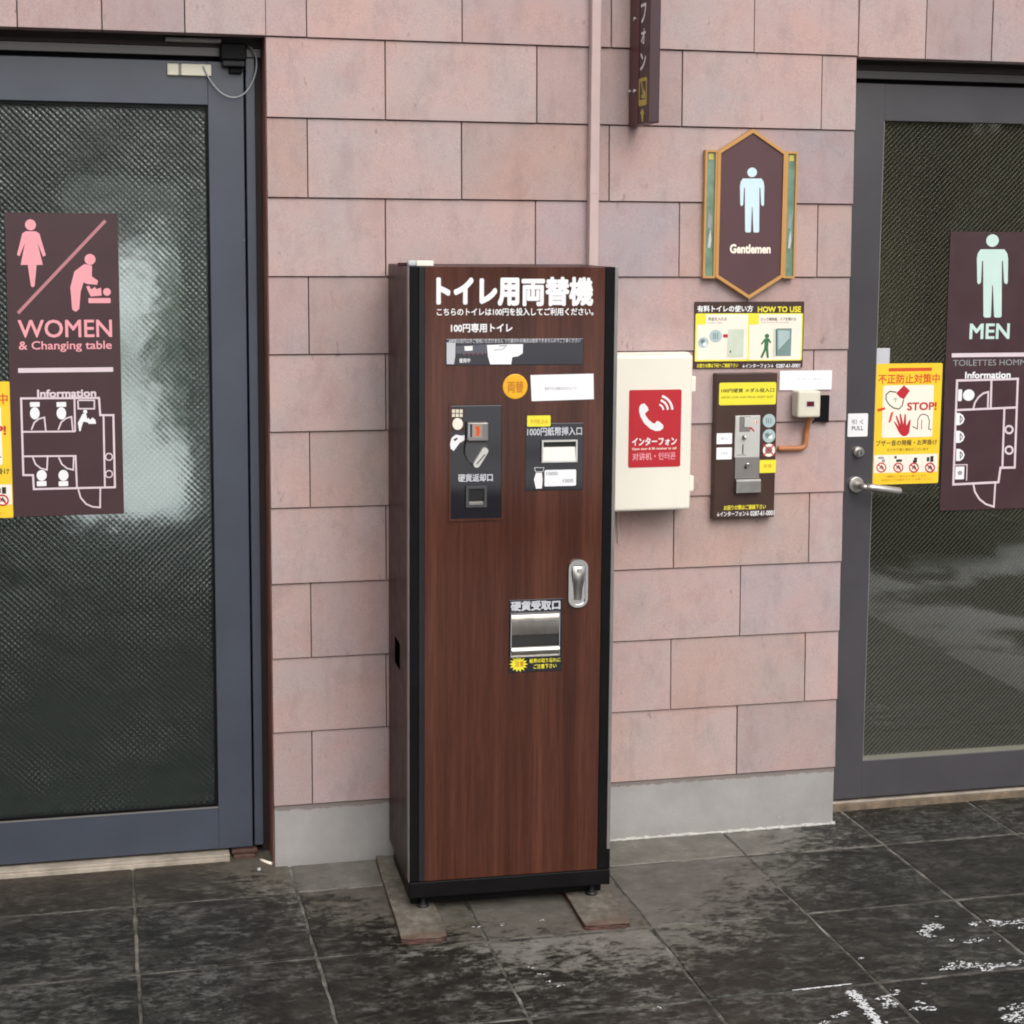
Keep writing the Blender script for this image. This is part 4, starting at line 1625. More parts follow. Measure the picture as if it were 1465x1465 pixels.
mb.box((sx0, 0.0085, sz0), (sx1, 0.012, sz1), 'silverpaint', 0.001)
acc = mb.build('coin_acceptor', cb)
mb = a
mb.d = 0.0004
mb.cur = ('coin_slot', 1)
mb.rrect(*zrect(z5, 545, 772, 556, 864), 'inkblack')
mb.line(zpts(z5, [(490, 872), (580, 872)]), 1.0, 'grey_print')
mb.cur = ('marking', 1)
mb.rrect(*zrect(z5, 650, 540, 690, 570), 'warmwhite')
mb.poly(zpts(z5, [(612, 612), (630, 604), (662, 640), (656, 654), (632, 626), (618, 632)]), 'red')
mb.rrect(*zrect(z5, 655, 545, 662, 568), 'red')
mb.rrect(*zrect(z5, 676, 545, 686, 568), 'red')
mb.build('marking', acc)
mb = MB(CPl)
u, z = CPl.uv(*z5(556, 700))
mb.disc(u, z, 0.0058, 0.006, 0.013, 'black', 20)
mb.disc(u, z + 0.0005, 0.0050, 0.013, 0.017, 'chrome', 20, dome=0.002)
mb.build('button', acc)
mb = MB(CPl)
x0, x1, z0, z1 = CPl.rect(*zrect(z5, 470, 893, 702, 1092))
mb.box((x0, 0.0, z0), (x1, 0.0052, z1), 'greymetal', 0.001)
u, z = CPl.uv(*z5(582, 962))
mb.tube([CPl.p(u - 0.006, z - 0.004, 0.006), CPl.p(u - 0.004, z + 0.002, 0.010), CPl.p(u + 0.002, z + 0.004, 0.011), CPl.p(u + 0.007, z, 0.010)], 0.0022, 'chrome', 8)
mb.disc(u - 0.003, z - 0.008, 0.0035, 0.0052, 0.007, 'charcoal', 14)
mb.build('return_lever', cb)
mb = MB(CPl)
x0, x1, z0, z1 = CPl.rect(*zrect(z5, 470, 1094, 702, 1222))
n_ = [(0.0, z1), (0.012, z1 - 0.001), (0.017, z1 - 0.006), (0.017, z0), (0.0, z0)]
vs = [CPl.p(u, z, d) for u in (x0, x1) for d, z in n_]
mb.add(vs, [(0, 5, 6, 1), (1, 6, 7, 2), (2, 7, 8, 3), (3, 8, 9, 4), (4, 3, 2, 1, 0)[::-1], (5, 6, 7, 8, 9)[::-1]], 'steel')
mb.build('return_cup', cb)
for i, (py, r_) in enumerate(((545, 60), (690, 60), (826, 58))):
    mb = MB(CPl)
    mb.d = 0.0002
    mb.circ(*z5(800, py), r_ / 6.659, 'coin' if i < 2 else 'warmwhite', r_ * 1.08 / 6.659)
    if i == 0:
        for q in (776, 796, 818):
            mb.line(zpts(z5, [(q, 520), (q, 572)]), 1.2, 'coin_dark')
    if i == 1:
        mb.circ(*z5(782, 680), 3.2, 'coin_dark')
        mb.circ(*z5(815, 700), 3.0, 'white')
        mb.line(zpts(z5, [(770, 716), (826, 664)]), 1.3, 'coin_dark')
    if i == 2:
        mb.circ(*z5(797, 826), 5.2, 'coin_dark')
        mb.line(zpts(z5, [(744, 768), (852, 880)]), 1.9, 'red')
        mb.line(zpts(z5, [(852, 768), (744, 880)]), 1.9, 'red')
    mb.build('coin_sticker', cb)
for (a_, b_, c_, d_, m_, tx) in ((301, 664, 448, 768, 'paper', '投入'), (299, 800, 446, 914, 'paper', 'メダル'), (710, 918, 866, 1042, 'lemon', '両替')):
    mb = MB(CPl)
    mb.d = 0.0002
    mb.rrect(*zrect(z5, a_, b_, c_, d_), m_, 0.002)
    h_ = (d_ - b_)
    mb.text(tx, *zrect(z5, a_ + 40, b_ + h_ * 0.34, c_ - 40, b_ + h_ * 0.62), 'grey_print' if m_ == 'paper' else 'amber_dark')
    mb.build('sticker', cb)

# notice slip above the buzzer
x0, x1, z0, z1 = WALL.rect(*zrect(z5, 895, 66, 1391, 250))
np_ = thing('paper_notice', 'narrow white paper notice taped right of the coin slot panel', 'notice', tuple(WALL.p((x0 + x1) / 2, z0, 0)))
mb = MB(WALL)
mb.box((x0, 0.004, z0), (x1, 0.0055, z1), 'paper')
mb.build('slip', np_)
mb = MB(Plane(0, -0.0056))
mb.d = 0.0002
mb.text('トイレの扉が開かない場合は', *zrect(z5, 972, 134, 1300, 164), 'lightgrey')
mb.text('インターフォンでお知らせください', *zrect(z5, 972, 174, 1304, 200), 'lightgrey')
mb.build('lettering', np_)

# buzzer with its copper-coloured tube
DB = 0.060
BPl = Plane(0, -DB)
x0, x1, z0, z1 = BPl.rect(*zrect(z5, 1078, 262, 1294, 516))
bz = thing('buzzer_unit', 'small ivory detector box with a dark red window under the paper notice', 'detector', tuple(WALL.p((x0 + x1) / 2, z0, 0)))
mb = MB(WALL)
mb.box((x0, 0.012, z0), (x1, DB, z1), 'ivory', 0.006, 3)
mb.build('housing', bz)
mb = MB(BPl)
mb.d = 0.0004
mb.rrect(*zrect(z5, 1150, 356, 1238, 418), 'lightgrey', 0.001)
mb.rrect(*zrect(z5, 1160, 362, 1230, 410), 'redwindow', 0.001)
mb.build('window', bz)
mb = MB(WALL)
vx0, vx1, vz0, vz1 = WALL.rect(*zrect(z5, 1292, 300, 1357, 560))
pts = [(vx0 - 0.02, vz0 + 0.006), (vx1, vz0), (vx1, vz1), (vx0 - 0.02, vz1)]
mb.prism(pts, 0.001, 0.012, 'black')
mb.build('mounting_plate', bz)
mb = MB(WALL)
ct = zpts(z5, [(1146, 505), (1144, 560), (1142, 640), (1138, 720), (1128, 770), (1105, 795), (1060, 802), (980, 804), (870, 806)])
ptz = [WALL.p(*WALL.uv(*q), 0.012) for q in ct]
ptz[0] = ptz[0] + Vector((0.0, -0.02, 0.004))
ptz[1] = ptz[1] + Vector((0.0, -0.010, 0.0))
mb.tube(smooth_path(ptz), 0.0073, 'copper', 12)
o = mb.build('cable_tube')
tag(o, 'ochre cable tube bending from the detector box to the coin panel', 'pipe')
mb = MB(WALL)
mb.tube(smooth_path([WALL.p(*WALL.uv(*z5(1207, 500)), 0.03), WALL.p(*WALL.uv(*z5(1212, 545)), 0.012), WALL.p(*WALL.uv(*z5(1206, 575)), 0.004)]), 0.0015, 'black', 6)
mb.build('lead', bz)

# intercom box
DI = 0.105
IP = Plane(0, -DI)
xa, xb = IP.uv(862, 620)[0], IP.uv(989, 620)[0]
xe = IP.uv(997, 620)[0]
zt_, zb2 = IP.uv(930, 508)[1], IP.uv(935, 731)[1]
ib = thing('intercom_box', 'cream plastic intercom box with a red telephone panel beside the change machine', 'box', tuple(WALL.p((xa + xe) / 2, zb2, 0)))
mb = MB(WALL)
mb.box((xa + 0.003, 0.004, zb2 + 0.001), (xe, 0.050, zt_ + 0.002), 'cream', 0.008, 3)
mb.build('body', ib)
mb = MB(WALL)
mb.box((xa, 0.0515, zb2), (xb + 0.002, DI, zt_), 'cream', 0.009, 4)
mb.build('lid', ib)
mb = MB(WALL)
for py in (551, 694):
    u, z = IP.uv(1000, py)
    mb.box((xe - 0.012, 0.030, z - 0.021), (xe + 0.006, 0.074, z + 0.021), 'cream', 0.003)
    mb.build('hinge', ib)
    mb = MB(WALL)
mb = MB(WALL)
x0, x1, z0, z1 = IP.rect(*zrect(z4, 160, 641, 464, 1091))
mb.prism(rr(x0, x1, z0, z1, 0.005), DI - 0.001, DI + 0.0012, 'red')
pn = mb.build('telephone_panel', ib)
mb = MB(Plane(0, -DI - 0.0012))
mb.d = 0.0002
mb.text('インターフォン', *zrect(z4, 180, 918, 440, 966), 'white', 0.03)
mb.text('Open door & lift receiver to call', *zrect(z4, 180, 976, 438, 994), 'warmwhite', 0.02)
mb.text('对讲机・인터폰', *zrect(z4, 182, 1006, 434, 1050), 'pink', 0.02)
mb.poly(zpts(z4, [(222, 742), (232, 726), (252, 720), (272, 744), (276, 760), (258, 776), (256, 786), (275, 815), (300, 836), (312, 838), (326, 822), (340, 828), (362, 848), (360, 868), (342, 880), (318, 882), (284, 868), (250, 836), (230, 800), (221, 768)]), 'white')
for rr_, w_ in ((22, 10), (48, 12), (74, 13)):
    pts = arc(328, 760, rr_ + 12, -72, -2, 8)
    mb.line(zpts(z4, pts), w_ / 4.07, 'white')
mb.build('marking', pn)
mb = MB(WALL)
mb.tube(smooth_path([WALL.p(*WALL.uv(883, 728), 0.02), WALL.p(*WALL.uv(882, 742), 0.012), WALL.p(*WALL.uv(884, 758), 0.008), WALL.p(*WALL.uv(883.5, 776), 0.004)]), 0.0013, 'ivory', 6)
mb.build('loose_lead', ib)

# ------------------------------------------------------------------ change machine
MO = Vector((0.188, -0.4065, 0))
MA = -0.0290
MP = Plane(MO.x, MO.y, MA)
MWID, MDEP, MZ0, MZ1 = 0.5145, 0.372, -0.122, 1.4345
cm = thing('change_machine', 'tall wood fronted coin change machine standing on two timbers', 'change machine', (MO.x, MO.y, G), MA)
FT = 0.030                                                  # thickness of the door slab
mb = MB(MP)
mb.box((0.002, -MDEP, MZ0 + 0.02), (MWID - 0.002, -FT - 0.002, MZ1), 'cabinet', 0.003)
mb.build('cabinet', cm)
mb = MB(MP)
mb.box((0.012, -MDEP + 0.02, G + 0.0155), (MWID - 0.012, -0.045, MZ0 + 0.021), 'black')
mb.build('underframe', cm)
for fu in (0.040, MWID - 0.040):
    for fd in (-0.030, -MDEP + 0.05):
        mb = MB(MP)
        mb.tube([MP.p(fu, G + 0.0145, fd), MP.p(fu, G + 0.0205, fd), MP.p(fu, G + 0.021, fd), MP.p(fu, MZ0 + 0.002, fd)], [0.016, 0.014, 0.007, 0.007], 'inkblack', 14)
        mb.build('levelling_foot', cm)
mb = MB(MP)
zl, zh = MZ0 + 0.042, MZ1 + 0.0005
mb.box((0.0395, -FT, zl), (MWID - 0.0335, -0.003, zh - 0.001), 'wood')
door_ = mb.build('front_panel', cm)
mb = MB(MP)
mb.box((0.0, -FT - 0.001, zl), (0.0015, -0.0012, zh), 'greymetal')
mb.box((0.0015, -FT - 0.001, zl), (0.024, -0.0005, zh), 'black', 0.002)
mb.box((0.0245, -FT, zl), (0.0393, -0.0015, zh), 'charcoal', 0.002)
mb.build('edge_trim', cm)
mb = MB(MP)
mb.box((MWID - 0.0333, -FT, zl), (MWID - 0.009, -0.0005, zh), 'black', 0.002)
mb.box((MWID - 0.0088, -FT, zl + 0.05), (MWID, -0.004, zh), 'greymetal', 0.001)
mb.box((MWID - 0.0088, -FT, zl), (MWID, -0.003, zl + 0.0495), 'black', 0.001)
mb.build('edge_trim', cm)
mb = MB(MP)
mb.box((0.0, -0.05, MZ0), (MWID, 0.001, zl - 0.001), 'black', 0.003)
mb.build('bottom_rail', cm)
# latch cut-out in the left flank
fl = SidePlane(0)
ca, sa = math.cos(MA), math.sin(MA)
mb = MB()
lp = lambda u, d, z: MP.p(u, z, d)
SLOT = ((-0.252, 0.416), (-0.167, 0.416), (-0.167, 0.483), (-0.252, 0.483))
vs = [lp(u, d, z) for u in (0.0012, 0.0022) for d, z in SLOT]
mb = MB()
mb.add(vs, [(0, 1, 2, 3), (4, 7, 6, 5), (0, 4, 5, 1), (1, 5, 6, 2), (2, 6, 7, 3), (3, 7, 4, 0)], 'void')
mb.build('latch_slot', cm)

MF = Plane(*(MP.p(0, 0, -0.003).xy), MA)                     # face of the wood panel
mb = MB(MF)
mb.d = 0.0003
mb.text('トイレ用', 624, 396.5, 743, 438, 'white', 0.043)
mb.text('両替機', 746, 396, 849, 438, 'white', 0.033, True)
mb.text('こちらのトイレは100円を投入してご利用ください。', 625, 440.5, 849, 451.5, 'white', 0.02)
mb.text('100円専用トイレ', 645, 462.5, 733, 475.5, 'white', 0.028)
mb.build('lettering', cm)
# display window
mb = MB(MF)
x0, x1, z0, z1 = MF.rect(638, 484.5, 834.5, 522)
mb.box((x0, -0.001, z0), (x1, 0.0022, z1), 'acrylic', 0.001)
wn_ = mb.build('display_window', cm)
zw = zoomer(580, 370, 4.578)
mb = MB(Plane(*(MP.p(0, 0, -0.0008).xy), MA))
mb.d = 0.0002
mb.text('※硬貨は百円以外ご使用いただけません つり銭切れの場合は使用できませんのでご了承ください', *zrect(zw, 284, 524, 1146, 552), 'lightgrey', 0.01)
mb.poly(zpts(zw, [(270, 548), (328, 552), (326, 640), (318, 692), (270, 690)]), 'lightgrey')  # pale grey patch at the left end of the window
mb.poly(zpts(zw, [(330, 572), (540, 560), (536, 620), (330, 622)]), plain('smoke_grey_patch', srgb(92, 92, 102), 0.3))  # mid grey patch left of the paper
mb.poly(zpts(zw, [(534, 566), (680, 560), (770, 560), (768, 620), (736, 640), (700, 645), (692, 692), (556, 692), (540, 640)]), 'paper')
mb.poly(zpts(zw, [(386, 574), (440, 572), (440, 602), (388, 604)]), 'white')
for i in range(5):
    mb.rrect(*zrect(zw, 378 + i * 30, 618, 390 + i * 30, 630), plain('faded_red_print', srgb(128, 72, 78), 0.4) if i == 0 else bpy.data.materials['faded_red_print'])
mb.text('使用中', *zrect(zw, 352, 652, 424, 682), 'white', 0.02)
mb.line(zpts(zw, [(580, 600), (640, 592), (660, 570)]), 1.0, 'grey_print')
mb.line(zpts(zw, [(612, 572), (664, 568)]), 1.2, 'grey_print')
mb.build('display_card_and_patches', wn_)
# round sticker and paper label
mb = MB(MF)
u, z = MF.uv(737, 553)
mb.disc(u, z, 0.0305, 0.0002, 0.0018, 'amber', 36)
st_ = mb.build('round_sticker', cm)
mb = MB(Plane(*(MP.p(0, 0, -0.0010).xy), MA))
mb.d = 0.0002
mb.text('両替', 726, 545, 749, 562, 'amber_dark', 0.02)
mb.build('marking', st_)
mb = MB(MF)
mb.d = 0.0006
mb.poly([(758.8, 536.5), (849, 534.5), (849.5, 571), (760.5, 574)], 'paper')
lb = mb.build('paper_label', cm)
mb = MB(MF)
mb.d = 0.0009
mb.text('使用できる硬貨は百円のみです', 779, 553.5, 825, 558, 'grey_print')
mb.build('lettering', lb)
# coin panel
z2 = zoomer(530, 560, 7.325)
mb = MB(MF)
x0, x1, z0, z1 = MF.rect(*zrect(z2, 818, 112, 1392, 1352))
rim(mb, [(x0, z0), (x1, z0), (x1, z1), (x0, z1)], inset([(x0, z0), (x1, z0), (x1, z1), (x0, z1)], 0.005), -0.001, 0.004, 'wood')
mb.build('panel_rim', cm)
mb = MB(MF)
x0, x1, z0, z1 = MF.rect(*zrect(z2, 834, 148, 1372, 1332))
mb.box((x0, -0.001, z0), (x1, 0.0016, z1), 'gloss_black', 0.0006)
cp = mb.build('coin_unit', cm)
CP = Plane(*(MP.p(0, 0, -0.0014).xy), MA)
mb = MB(CP)
mb.d = 0.0002
mb.text('硬貨返却口', *zrect(z2, 918, 862, 1282, 946), 'lightgrey', 0.03)
mb.build('lettering', cp)
mb = MB(CP)
mb.d = 0.0002
mb.rrect(*zrect(z2, 846, 172, 984, 416), 'brown_board')
for i in range(3):
    mb.rrect(*zrect(z2, 854 + i * 40, 188, 886 + i * 40, 226), 'ivory')
    mb.rrect(*zrect(z2, 854 + i * 40, 234, 886 + i * 40, 268), 'ivory')
mb.build('backing_print', cp)
mb = MB(CP)
u, z = CP.uv(*z2(912, 342))
mb.disc(u, z, 0.0130, 0.0004, 0.004, 'cream', 24, rz=0.0145)
mb.build('button', cp)
mb = MB(CP)
x0, x1, z0, z1 = CP.rect(*zrect(z2, 1004, 318, 1222, 512))
mb.box((x0, 0.0, z0), (x1, 0.020, z1), 'greymetal', 0.003)
sl_ = mb.build('coin_slot', cp)
mb = MB(Plane(*(MP.p(0, 0, 0.0186).xy), MA))
mb.d = 0.0003
mb.rrect(*zrect(z2, 1022, 350, 1170, 484), 'grey_print', 0.001)
mb.rrect(*zrect(z2, 1044, 340, 1066, 480), 'inkblack')
mb.rrect(*zrect(z2, 1074, 352, 1166, 478), plain('tan_print', srgb(170, 140, 120), 0.4))
mb.poly(zpts(z2, [(1096, 372), (1140, 362), (1146, 400), (1136, 466), (1104, 466), (1112, 410)]), 'redorange')
mb.build('marking', sl_)
mb = MB(CP)
pts = [CP.uv(*z2(*q)) for q in ((1000, 520), (1206, 520), (1212, 560), (1222, 610), (1200, 690), (1130, 785), (1090, 785), (1020, 720), (985, 660), (985, 580))]
mb.prism(pts, 0.0004, 0.012, 'darkgrey')
mb.build('return_housing', cp)
mb = MB(CP)
a0, b0 = Vector(CP.uv(*z2(1182, 612))), Vector(CP.uv(*z2(1096, 752)))
dv = (a0 - b0).normalized()
nv = Vector((-dv.y, dv.x)) * 0.0080
pts = []
for i in range(9):
    an = math.radians(-90 + 180 * i / 8)
    pts.append(tuple(a0 + dv * math.cos(an) * 0.008 - nv * math.sin(an)))
for i in range(9):
    an = math.radians(-90 + 180 * i / 8)
    pts.append(tuple(b0 - dv * math.cos(an) * 0.008 + nv * math.sin(an)))
mb.prism([(p[0], p[1]) for p in pts], 0.012, 0.024, 'silverpaint')
c0 = (a0 + b0) / 2
e1, e2 = c0 + dv * 0.012 - nv * 0.5, c0 - dv * 0.018 + nv * 0.1
w2 = nv.normalized() * 0.0012
mb.d = 0.0242
mb.face([tuple(e1 + w2), tuple(e1 - w2), tuple(e2 - w2), tuple(e2 + w2)], 'charcoal')
mb.build('return_lever', cp)
mb = MB(CP)
pts = [CP.uv(*z2(*q)) for q in ((838, 520), (850, 485), (895, 452), (950, 462), (985, 460), (982, 510), (930, 540), (895, 590), (870, 622), (840, 600), (832, 560))]
mb.prism(pts, 0.0004, 0.003, 'white')
mb.d = 0.0032
mb.poly(zpts(z2, [(868, 500), (905, 482), (912, 496), (880, 520)]), 'charcoal')
mb.build('hand_sticker', cp)
mb = MB(CP)
x0, x1, z0, z1 = CP.rect(*zrect(z2, 996, 988, 1212, 1208))
rim(mb, [(x0, z0), (x1, z0), (x1, z1), (x0, z1)], inset([(x0, z0), (x1, z0), (x1, z1), (x0, z1)], 0.006), 0.0, 0.009, 'darkgrey')
xi0, xi1, zi0, zi1 = CP.rect(*zrect(z2, 1020, 1010, 1186, 1136))
mb.box((xi0, 0.0005, zi0), (xi1, 0.006, zi1), 'charcoal', 0.0012)
xi0, xi1, zi0, zi1 = CP.rect(*zrect(z2, 1024, 1150, 1176, 1184))
mb.box((xi0, 0.0005, zi0), (xi1, 0.011, zi1), 'greymetal', 0.001)
mb.build('return_cup', cp)
# bill panel
z3 = zoomer(620, 560, 5.232)
mb = MB(MF)
x0, x1, z0, z1 = MF.rect(*zrect(z3, 687, 238, 1120, 738))
mb.box((x0, -0.001, z0), (x1, 0.0016, z1), 'gloss_black', 0.0006)
bp = mb.build('bill_unit', cm)
mb = MB(CP)
mb.d = 0.0002
mb.text('1000円紙幣挿入口', *zrect(z3, 702, 266, 1112, 331), 'lightgrey', 0.02)
mb.build('lettering', bp)
mb = MB(CP)
x0, x1, z0, z1 = CP.rect(*zrect(z3, 806, 362, 1072, 527))
fr = [(x0, z0), (x1, z0), (x1, z1), (x0, z1)]
rim(mb, fr, inset(fr, 0.0038), 0.0, 0.010, 'silverpaint')
xi0, xi1, zi0, zi1 = x0 + 0.003, x1 - 0.003, z0 + 0.003, z1 - 0.003
zs = zi1 - 0.014
vs = [CP.p(xi0, zi0, 0.0092), CP.p(xi1, zi0, 0.0092), CP.p(xi1, zs, 0.0035), CP.p(xi0, zs, 0.0035)]
mb.add(vs, [(0, 1, 2, 3)], 'silverpaint')
vs = [CP.p(xi0, zs, 0.0012), CP.p(xi1, zs, 0.0012), CP.p(xi1, zi1, 0.0012), CP.p(xi0, zi1, 0.0012)]
mb.add(vs, [(0, 1, 2, 3)], 'inkblack')
mb.build('bill_slot', bp)
mb = MB(CP)
mb.d = 0.0002
mb.rrect(*zrect(z3, 832, 586, 1068, 708), 'paper', 0.003)
mb.text('1000', *zrect(z3, 846, 602, 930, 628), 'grey_print', 0.02)
mb.text('1000', *zrect(z3, 968, 654, 1048, 682), 'grey_print', 0.02)
mb.poly(zpts(z3, [(768, 608), (812, 608), (818, 660), (812, 726), (768, 728), (752, 660)]), 'white')
mb.line(zpts(z3, [(756, 570), (828, 570), (820, 600), (766, 600), (756, 572)]), 1.0, 'lightgrey')
mb.build('picture', bp)
mb = MB(CP)
x0, x1, z0, z1 = CP.rect(*zrect(z3, 701, 180, 876, 262))
mb.prism(rr(x0, x1, z0, z1, 0.003), 0.0006, 0.0018, 'lemon')
mb.d = 0.0020
mb.text('千円札のみ', *zrect(z3, 725, 208, 858, 244), 'amber_dark')
mb.build('sticker', bp)
# chrome paddle lock
mb = MB(MF)
x0, x1, z0, z1 = MF.rect(812.5, 800, 840, 868)
mb.prism(rr(x0, x1, z0, z1, 0.0215, 8), 0.0, 0.004, 'chrome')
uc = (x0 + x1) / 2
rim(mb, rr(x0, x1, z0, z1, 0.0215, 8), rr(x0 + 0.006, x1 - 0.006, z0 + 0.006, z1 - 0.006, 0.0155, 8), 0.004, 0.0085, 'chrome')
lk = mb.build('paddle_lock', cm)
mb = MB(MF)
pts = [(z1 - 0.016, 0.006, 0.0145), (z1 - 0.034, 0.013, 0.0150), (z1 - 0.052, 0.012, 0.0140), (z1 - 0.075, 0.006, 0.0110), (z0 + 0.018, 0.0048, 0.0100)]
vs, fs = [], []
for zz_, d_, w_ in pts:
    vs += [MF.p(uc - w_, zz_, d_), MF.p(uc - w_ * 0.4, zz_, d_ + 0.004), MF.p(uc + w_ * 0.4, zz_, d_ + 0.004), MF.p(uc + w_, zz_, d_)]
for i in range(len(pts) - 1):
    for j in range(3):
        fs.append((i * 4 + j, i * 4 + 4 + j, i * 4 + 5 + j, i * 4 + 1 + j))
mb.add(vs, fs, 'steel', True)
mb.disc(uc, z1 - 0.026, 0.0062, 0.010, 0.020, 'chrome', 16)
mb.build('paddle', lk)
# coin tray
zt3 = zoomer(690, 780, 7.325)
mb = MB(MF)
x0, x1, z0, z1 = MF.rect(*zrect(zt3, 278, 566, 838, 1325))
mb.box((x0, -0.001, z0), (x1, 0.0016, z1), 'gloss_black', 0.0006)
tr = mb.build('coin_tray', cm)
mb = MB(CP)
mb.d = 0.0002
mb.text('硬貨受取口', *zrect(zt3, 298, 580, 818, 684), 'lightgrey', 0.035)
q = []
for i in range(28):
    r_ = 1.0 if i % 2 == 0 else 0.68
    q.append((380 + 98 * r_ * math.cos(2 * math.pi * i / 28), 1246 + 84 * r_ * math.sin(2 * math.pi * i / 28)))
mb.cur = ('starburst', 1)
mb.poly(zpts(zt3, q), 'lemon')
mb.text('注意', *zrect(zt3, 344, 1216, 436, 1272), 'amber_dark', 0.02)
mb.text('紙幣の取り忘れに', *zrect(zt3, 494, 1182, 818, 1228), 'lemon', 0.02)
mb.text('ご注意下さい', *zrect(zt3, 536, 1242, 776, 1290), 'lemon', 0.02)
mb.build('lettering', tr)
mb = MB(CP)
x0, x1, z0, z1 = CP.rect(*zrect(zt3, 292, 704, 806, 1160))
fr = [(x0, z0), (x1, z0), (x1, z1), (x0, z1)]
rim(mb, fr, inset(fr, 0.002), 0.0, 0.0080, 'chrome')
# curved flap, then the opening and the lip below it
H_ = z1 - z0
sec = [(z1 - 0.002, 0.002), (z1 - H_ * 0.06, 0.0045), (z1 - H_ * 0.18, 0.0062), (z1 - H_ * 0.34, 0.0058), (z1 - H_ * 0.50, 0.0035)]
vs, fs = [], []
for zz_, d_ in sec:
    vs += [CP.p(x0 + 0.002, zz_, d_), CP.p(x1 - 0.002, zz_, d_)]
for i in range(len(sec) - 1):
    fs.append((2 * i, 2 * i + 2, 2 * i + 3, 2 * i + 1))
mb.add(vs, fs, 'smoke_chrome', True)
zo = z1 - H_ * 0.50
zi = z0 + H_ * 0.235
mb.add([CP.p(x0 + 0.002, zi, 0.0015), CP.p(x1 - 0.002, zi, 0.0015), CP.p(x1 - 0.002, zo, 0.0015), CP.p(x0 + 0.002, zo, 0.0015)], [(0, 1, 2, 3)], 'inkblack')
sec = [(zi, 0.006), (zi - 0.004, 0.013), (zi - 0.012, 0.014), (z0 + 0.004, 0.007), (z0 + 0.001, 0.002)]
vs, fs = [], []
for zz_, d_ in sec:
    vs += [CP.p(x0 + 0.002, zz_, d_), CP.p(x1 - 0.002, zz_, d_)]
for i in range(len(sec) - 1):
    fs.append((2 * i, 2 * i + 2, 2 * i + 3, 2 * i + 1))
mb.add(vs, fs, 'steel', True)
mb.build('tray_flap', tr)

# small magnet on top of the machine
mg = thing('door_switch', "small white and cream switch lying on the machine's top edge", 'sensor', tuple(MP.p(0.02, MZ1, 0)), MA)
x0, x1, z0, z1 = MP.rect(584, 376, 621, 384)
mb = MB(MP)
xm = x0 + (x1 - x0) * 0.33
mb.box((x0, -0.022, MZ1 + 0.001), (xm - 0.0003, -0.003, MZ1 + 0.0145), 'lightgrey', 0.004, 3)
mb.build('end_cap', mg)
mb = MB(MP)
mb.box((xm, -0.022, MZ1 + 0.001), (x1, -0.003, MZ1 + 0.0140), 'cream', 0.002)
mb.build('housing', mg)
mb = MB(MP)
mb.box((x0 - 0.022, -0.028, MZ1 + 0.0008), (x0 - 0.0004, -0.014, MZ1 + 0.009), 'cabinet', 0.002)
mb.build('cable_end', mg)


# timbers under the machine
def timber(label, p, q, w, h):
    """p back end, q front end of the left edge on the ground"""
    a, b = Vector((*p, 0)), Vector((*q, 0))
    dirv = (a - b).normalized()
    side = Vector((-dirv.y, dirv.x, 0)) * -1
    L = (a - b).length
    bm = bmesh.new()
    bmesh.ops.create_cube(bm, size=1)
    for v in bm.verts:
        v.co = Vector(((v.co.x + 0.5) * w, (v.co.y + 0.5) * L, (v.co.z + 0.5) * h))
    bmesh.ops.subdivide_edges(bm, edges=bm.edges[:], cuts=7, use_grid_fill=True)
    rnd = random.Random(label)
    for v in bm.verts:
        v.co += Vector((rnd.uniform(-1, 1), rnd.uniform(-1, 1), 0)) * 0.0016
        if v.co.z > h * 0.9:
            v.co.z += rnd.uniform(-0.0012, 0.0002)
        # worn corners
        if v.co.y < 0.004 and (v.co.x < 0.004 or v.co.x > w - 0.004):
            v.co.y += 0.006
    t = bpy.data.objects.new('timber', None)
    bm.verts.index_update()
    me = bpy.data.meshes.new('timber')
    bm.to_mesh(me)
    bm.free()
    me.materials.append(M['timber'])
    me.materials.append(M['rust'])
    for pol in me.polygons:
        if abs(pol.normal.x) > 0.7 or pol.normal.y < -0.7:
            pol.material_index = 1
    bpy.data.objects.remove(t)
    o = bpy.data.objects.new('timber_bearer', me)
    COL.objects.link(o)
    o.location = (b.x, b.y, G - 0.0005)
    o.rotation_euler = (0, 0, math.atan2(-dirv.x, dirv.y))
    tag(o, label, 'timber', 'timbers under the change machine')
    return o


TH = 0.015
timber("worn grey timber under the machine's left side, longer one reaching forward", (0.168, -0.012), (0.143, -0.570), 0.108, TH)
timber("rust stained timber under the machine's right front corner", (0.610, -0.03), (0.592, -0.586), 0.113, TH)

# litter in the corner of the women's door
mb = MB()
pa, pb = Vector((-0.135, 0.055, G + 0.004)), Vector((-0.108, 0.020, G + 0.004))
mb.tube([pa, pa.lerp(pb, 0.3), pb], 0.004, 'warmwhite', 8)
o = mb.build('cigarette_end')
tag(o, "cigarette end lying by the pivot of the women's door", 'litter')
bm = bmesh.new()
bmesh.ops.create_icosphere(bm, subdivisions=2, radius=0.0045)
for v in bm.verts:
    v.co *= 1 + random.uniform(-0.18, 0.18)
mb = MB()
mb.bm(bm, 'lightgrey')
o = mb.build('pebble')
o.location = (-0.145, -0.01, G + 0.003)
tag(o, "tiny pale pebble on the slate before the women's door pivot", 'pebble')
bm = bmesh.new()
bmesh.ops.create_icosphere(bm, subdivisions=2, radius=0.006)
for v in bm.verts:
    v.co = Vector((v.co.x * 1.6, v.co.y * 1.3, v.co.z * 0.5)) * (1 + random.uniform(-0.1, 0.1))
mb = MB()
mb.bm(bm, 'inkblack')
o = mb.build('pebble')
o.location = (0.055, -0.255, G + 0.002)
tag(o, 'small black chip on the dry slab left of the machine', 'pebble')


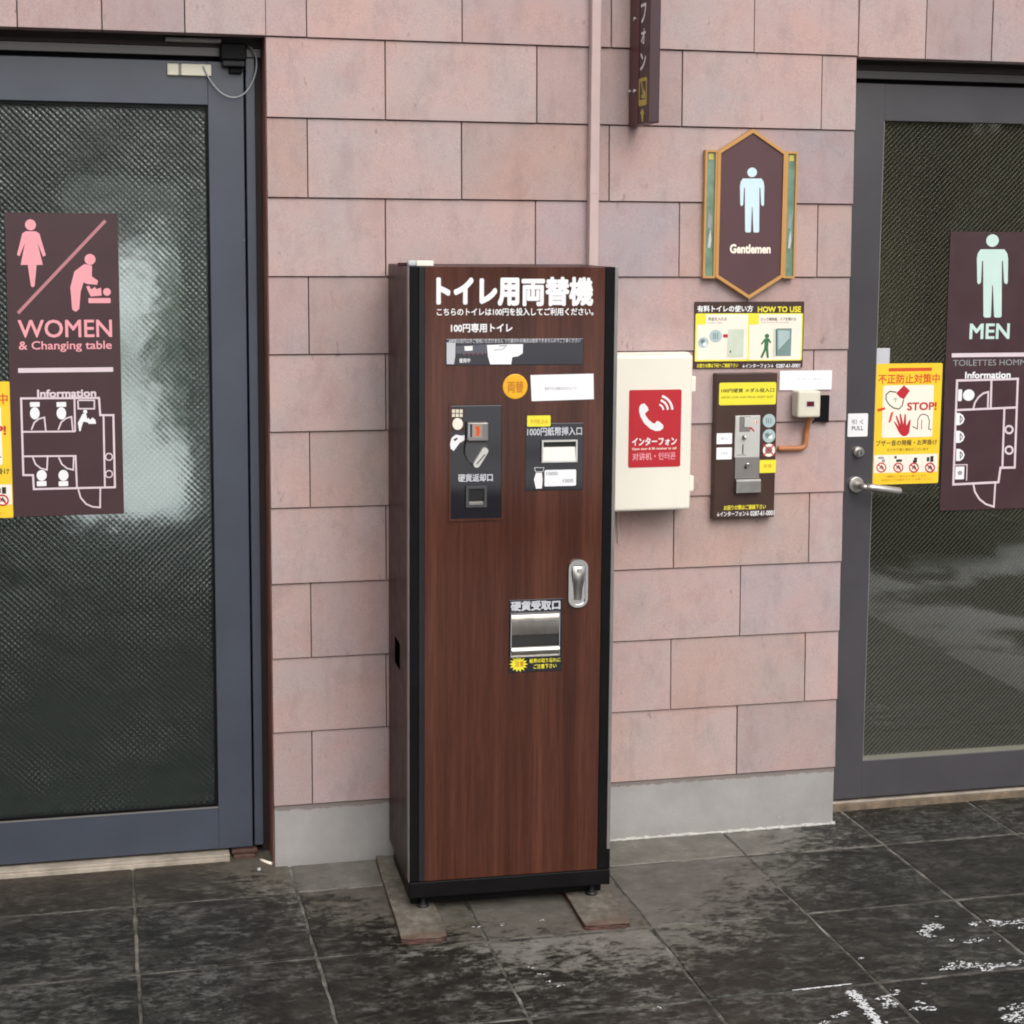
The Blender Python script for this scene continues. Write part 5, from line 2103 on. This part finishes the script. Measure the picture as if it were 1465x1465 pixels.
# ------------------------------------------------------------------ what the doors mirror: dark woods round an open snowy strip
def forest():
    rnd = random.Random(5)
    vs, fs = [], []

    def conifer(x, y, h, r):
        for lev in range(7):
            zb = G + h * (0.03 + 0.135 * lev)
            rt = r * (1 - 0.13 * lev)
            n = 11
            b = len(vs)
            a0 = rnd.uniform(0, 6.28)
            for q in range(n):
                a = a0 + 2 * math.pi * q / n
                rj = rt * rnd.uniform(0.55, 1.25)
                vs.append((x + rj * math.cos(a), y + rj * math.sin(a), zb + rnd.uniform(-0.06, 0.02) * h))
            vs.append((x, y, zb + h * 0.24))
            for q in range(n):
                fs.append((b + q, b + (q + 1) % n, b + n))

    for _ in range(260):                                  # the far edge of the snow
        h = rnd.uniform(2.2, 5)
        conifer(rnd.uniform(-80, 90), -rnd.uniform(45, 75), h, h * rnd.uniform(0.25, 0.4))
    for _ in range(110):                                  # nearer thickets on both sides of the open strip
        y = -rnd.uniform(8.2, 20)
        if rnd.random() < 0.6:
            x = 1.6 + 0.40 * (-y) + abs(rnd.gauss(0, 4.5))
        else:
            x = -1.5 - 0.12 * (-y) - abs(rnd.gauss(0, 5))
        h = rnd.uniform(1.2, 4.5)
        conifer(x, y, h, h * rnd.uniform(0.22, 0.36))
    for _ in range(46):                                   # low bushes beside the forecourt
        h = rnd.uniform(0.25, 1.1)
        conifer(rnd.uniform(3.6, 9.5), -rnd.uniform(2.8, 8.5), h, h * rnd.uniform(0.4, 0.8))
    for x_, y_, h in ((-0.62, 9.0, 0.5), (0.16, 9.5, 1.1), (-0.85, 13, 1.3), (0.05, 14, 0.7), (-0.35, 17, 0.5), (0.4, 16, 1.8)):   # bushes added behind the building to break up the glow in the glass
        conifer(x_, y_, h, h * 0.34)
    me = bpy.data.meshes.new('forest')
    me.from_pydata(vs, [], fs)
    me.materials.append(M['conifer'])
    o = bpy.data.objects.new('forest', me)
    COL.objects.link(o)
    tag(o, 'dark conifer wood across the forecourt mirrored in the door glass', 'forest', kind='stuff')


forest()
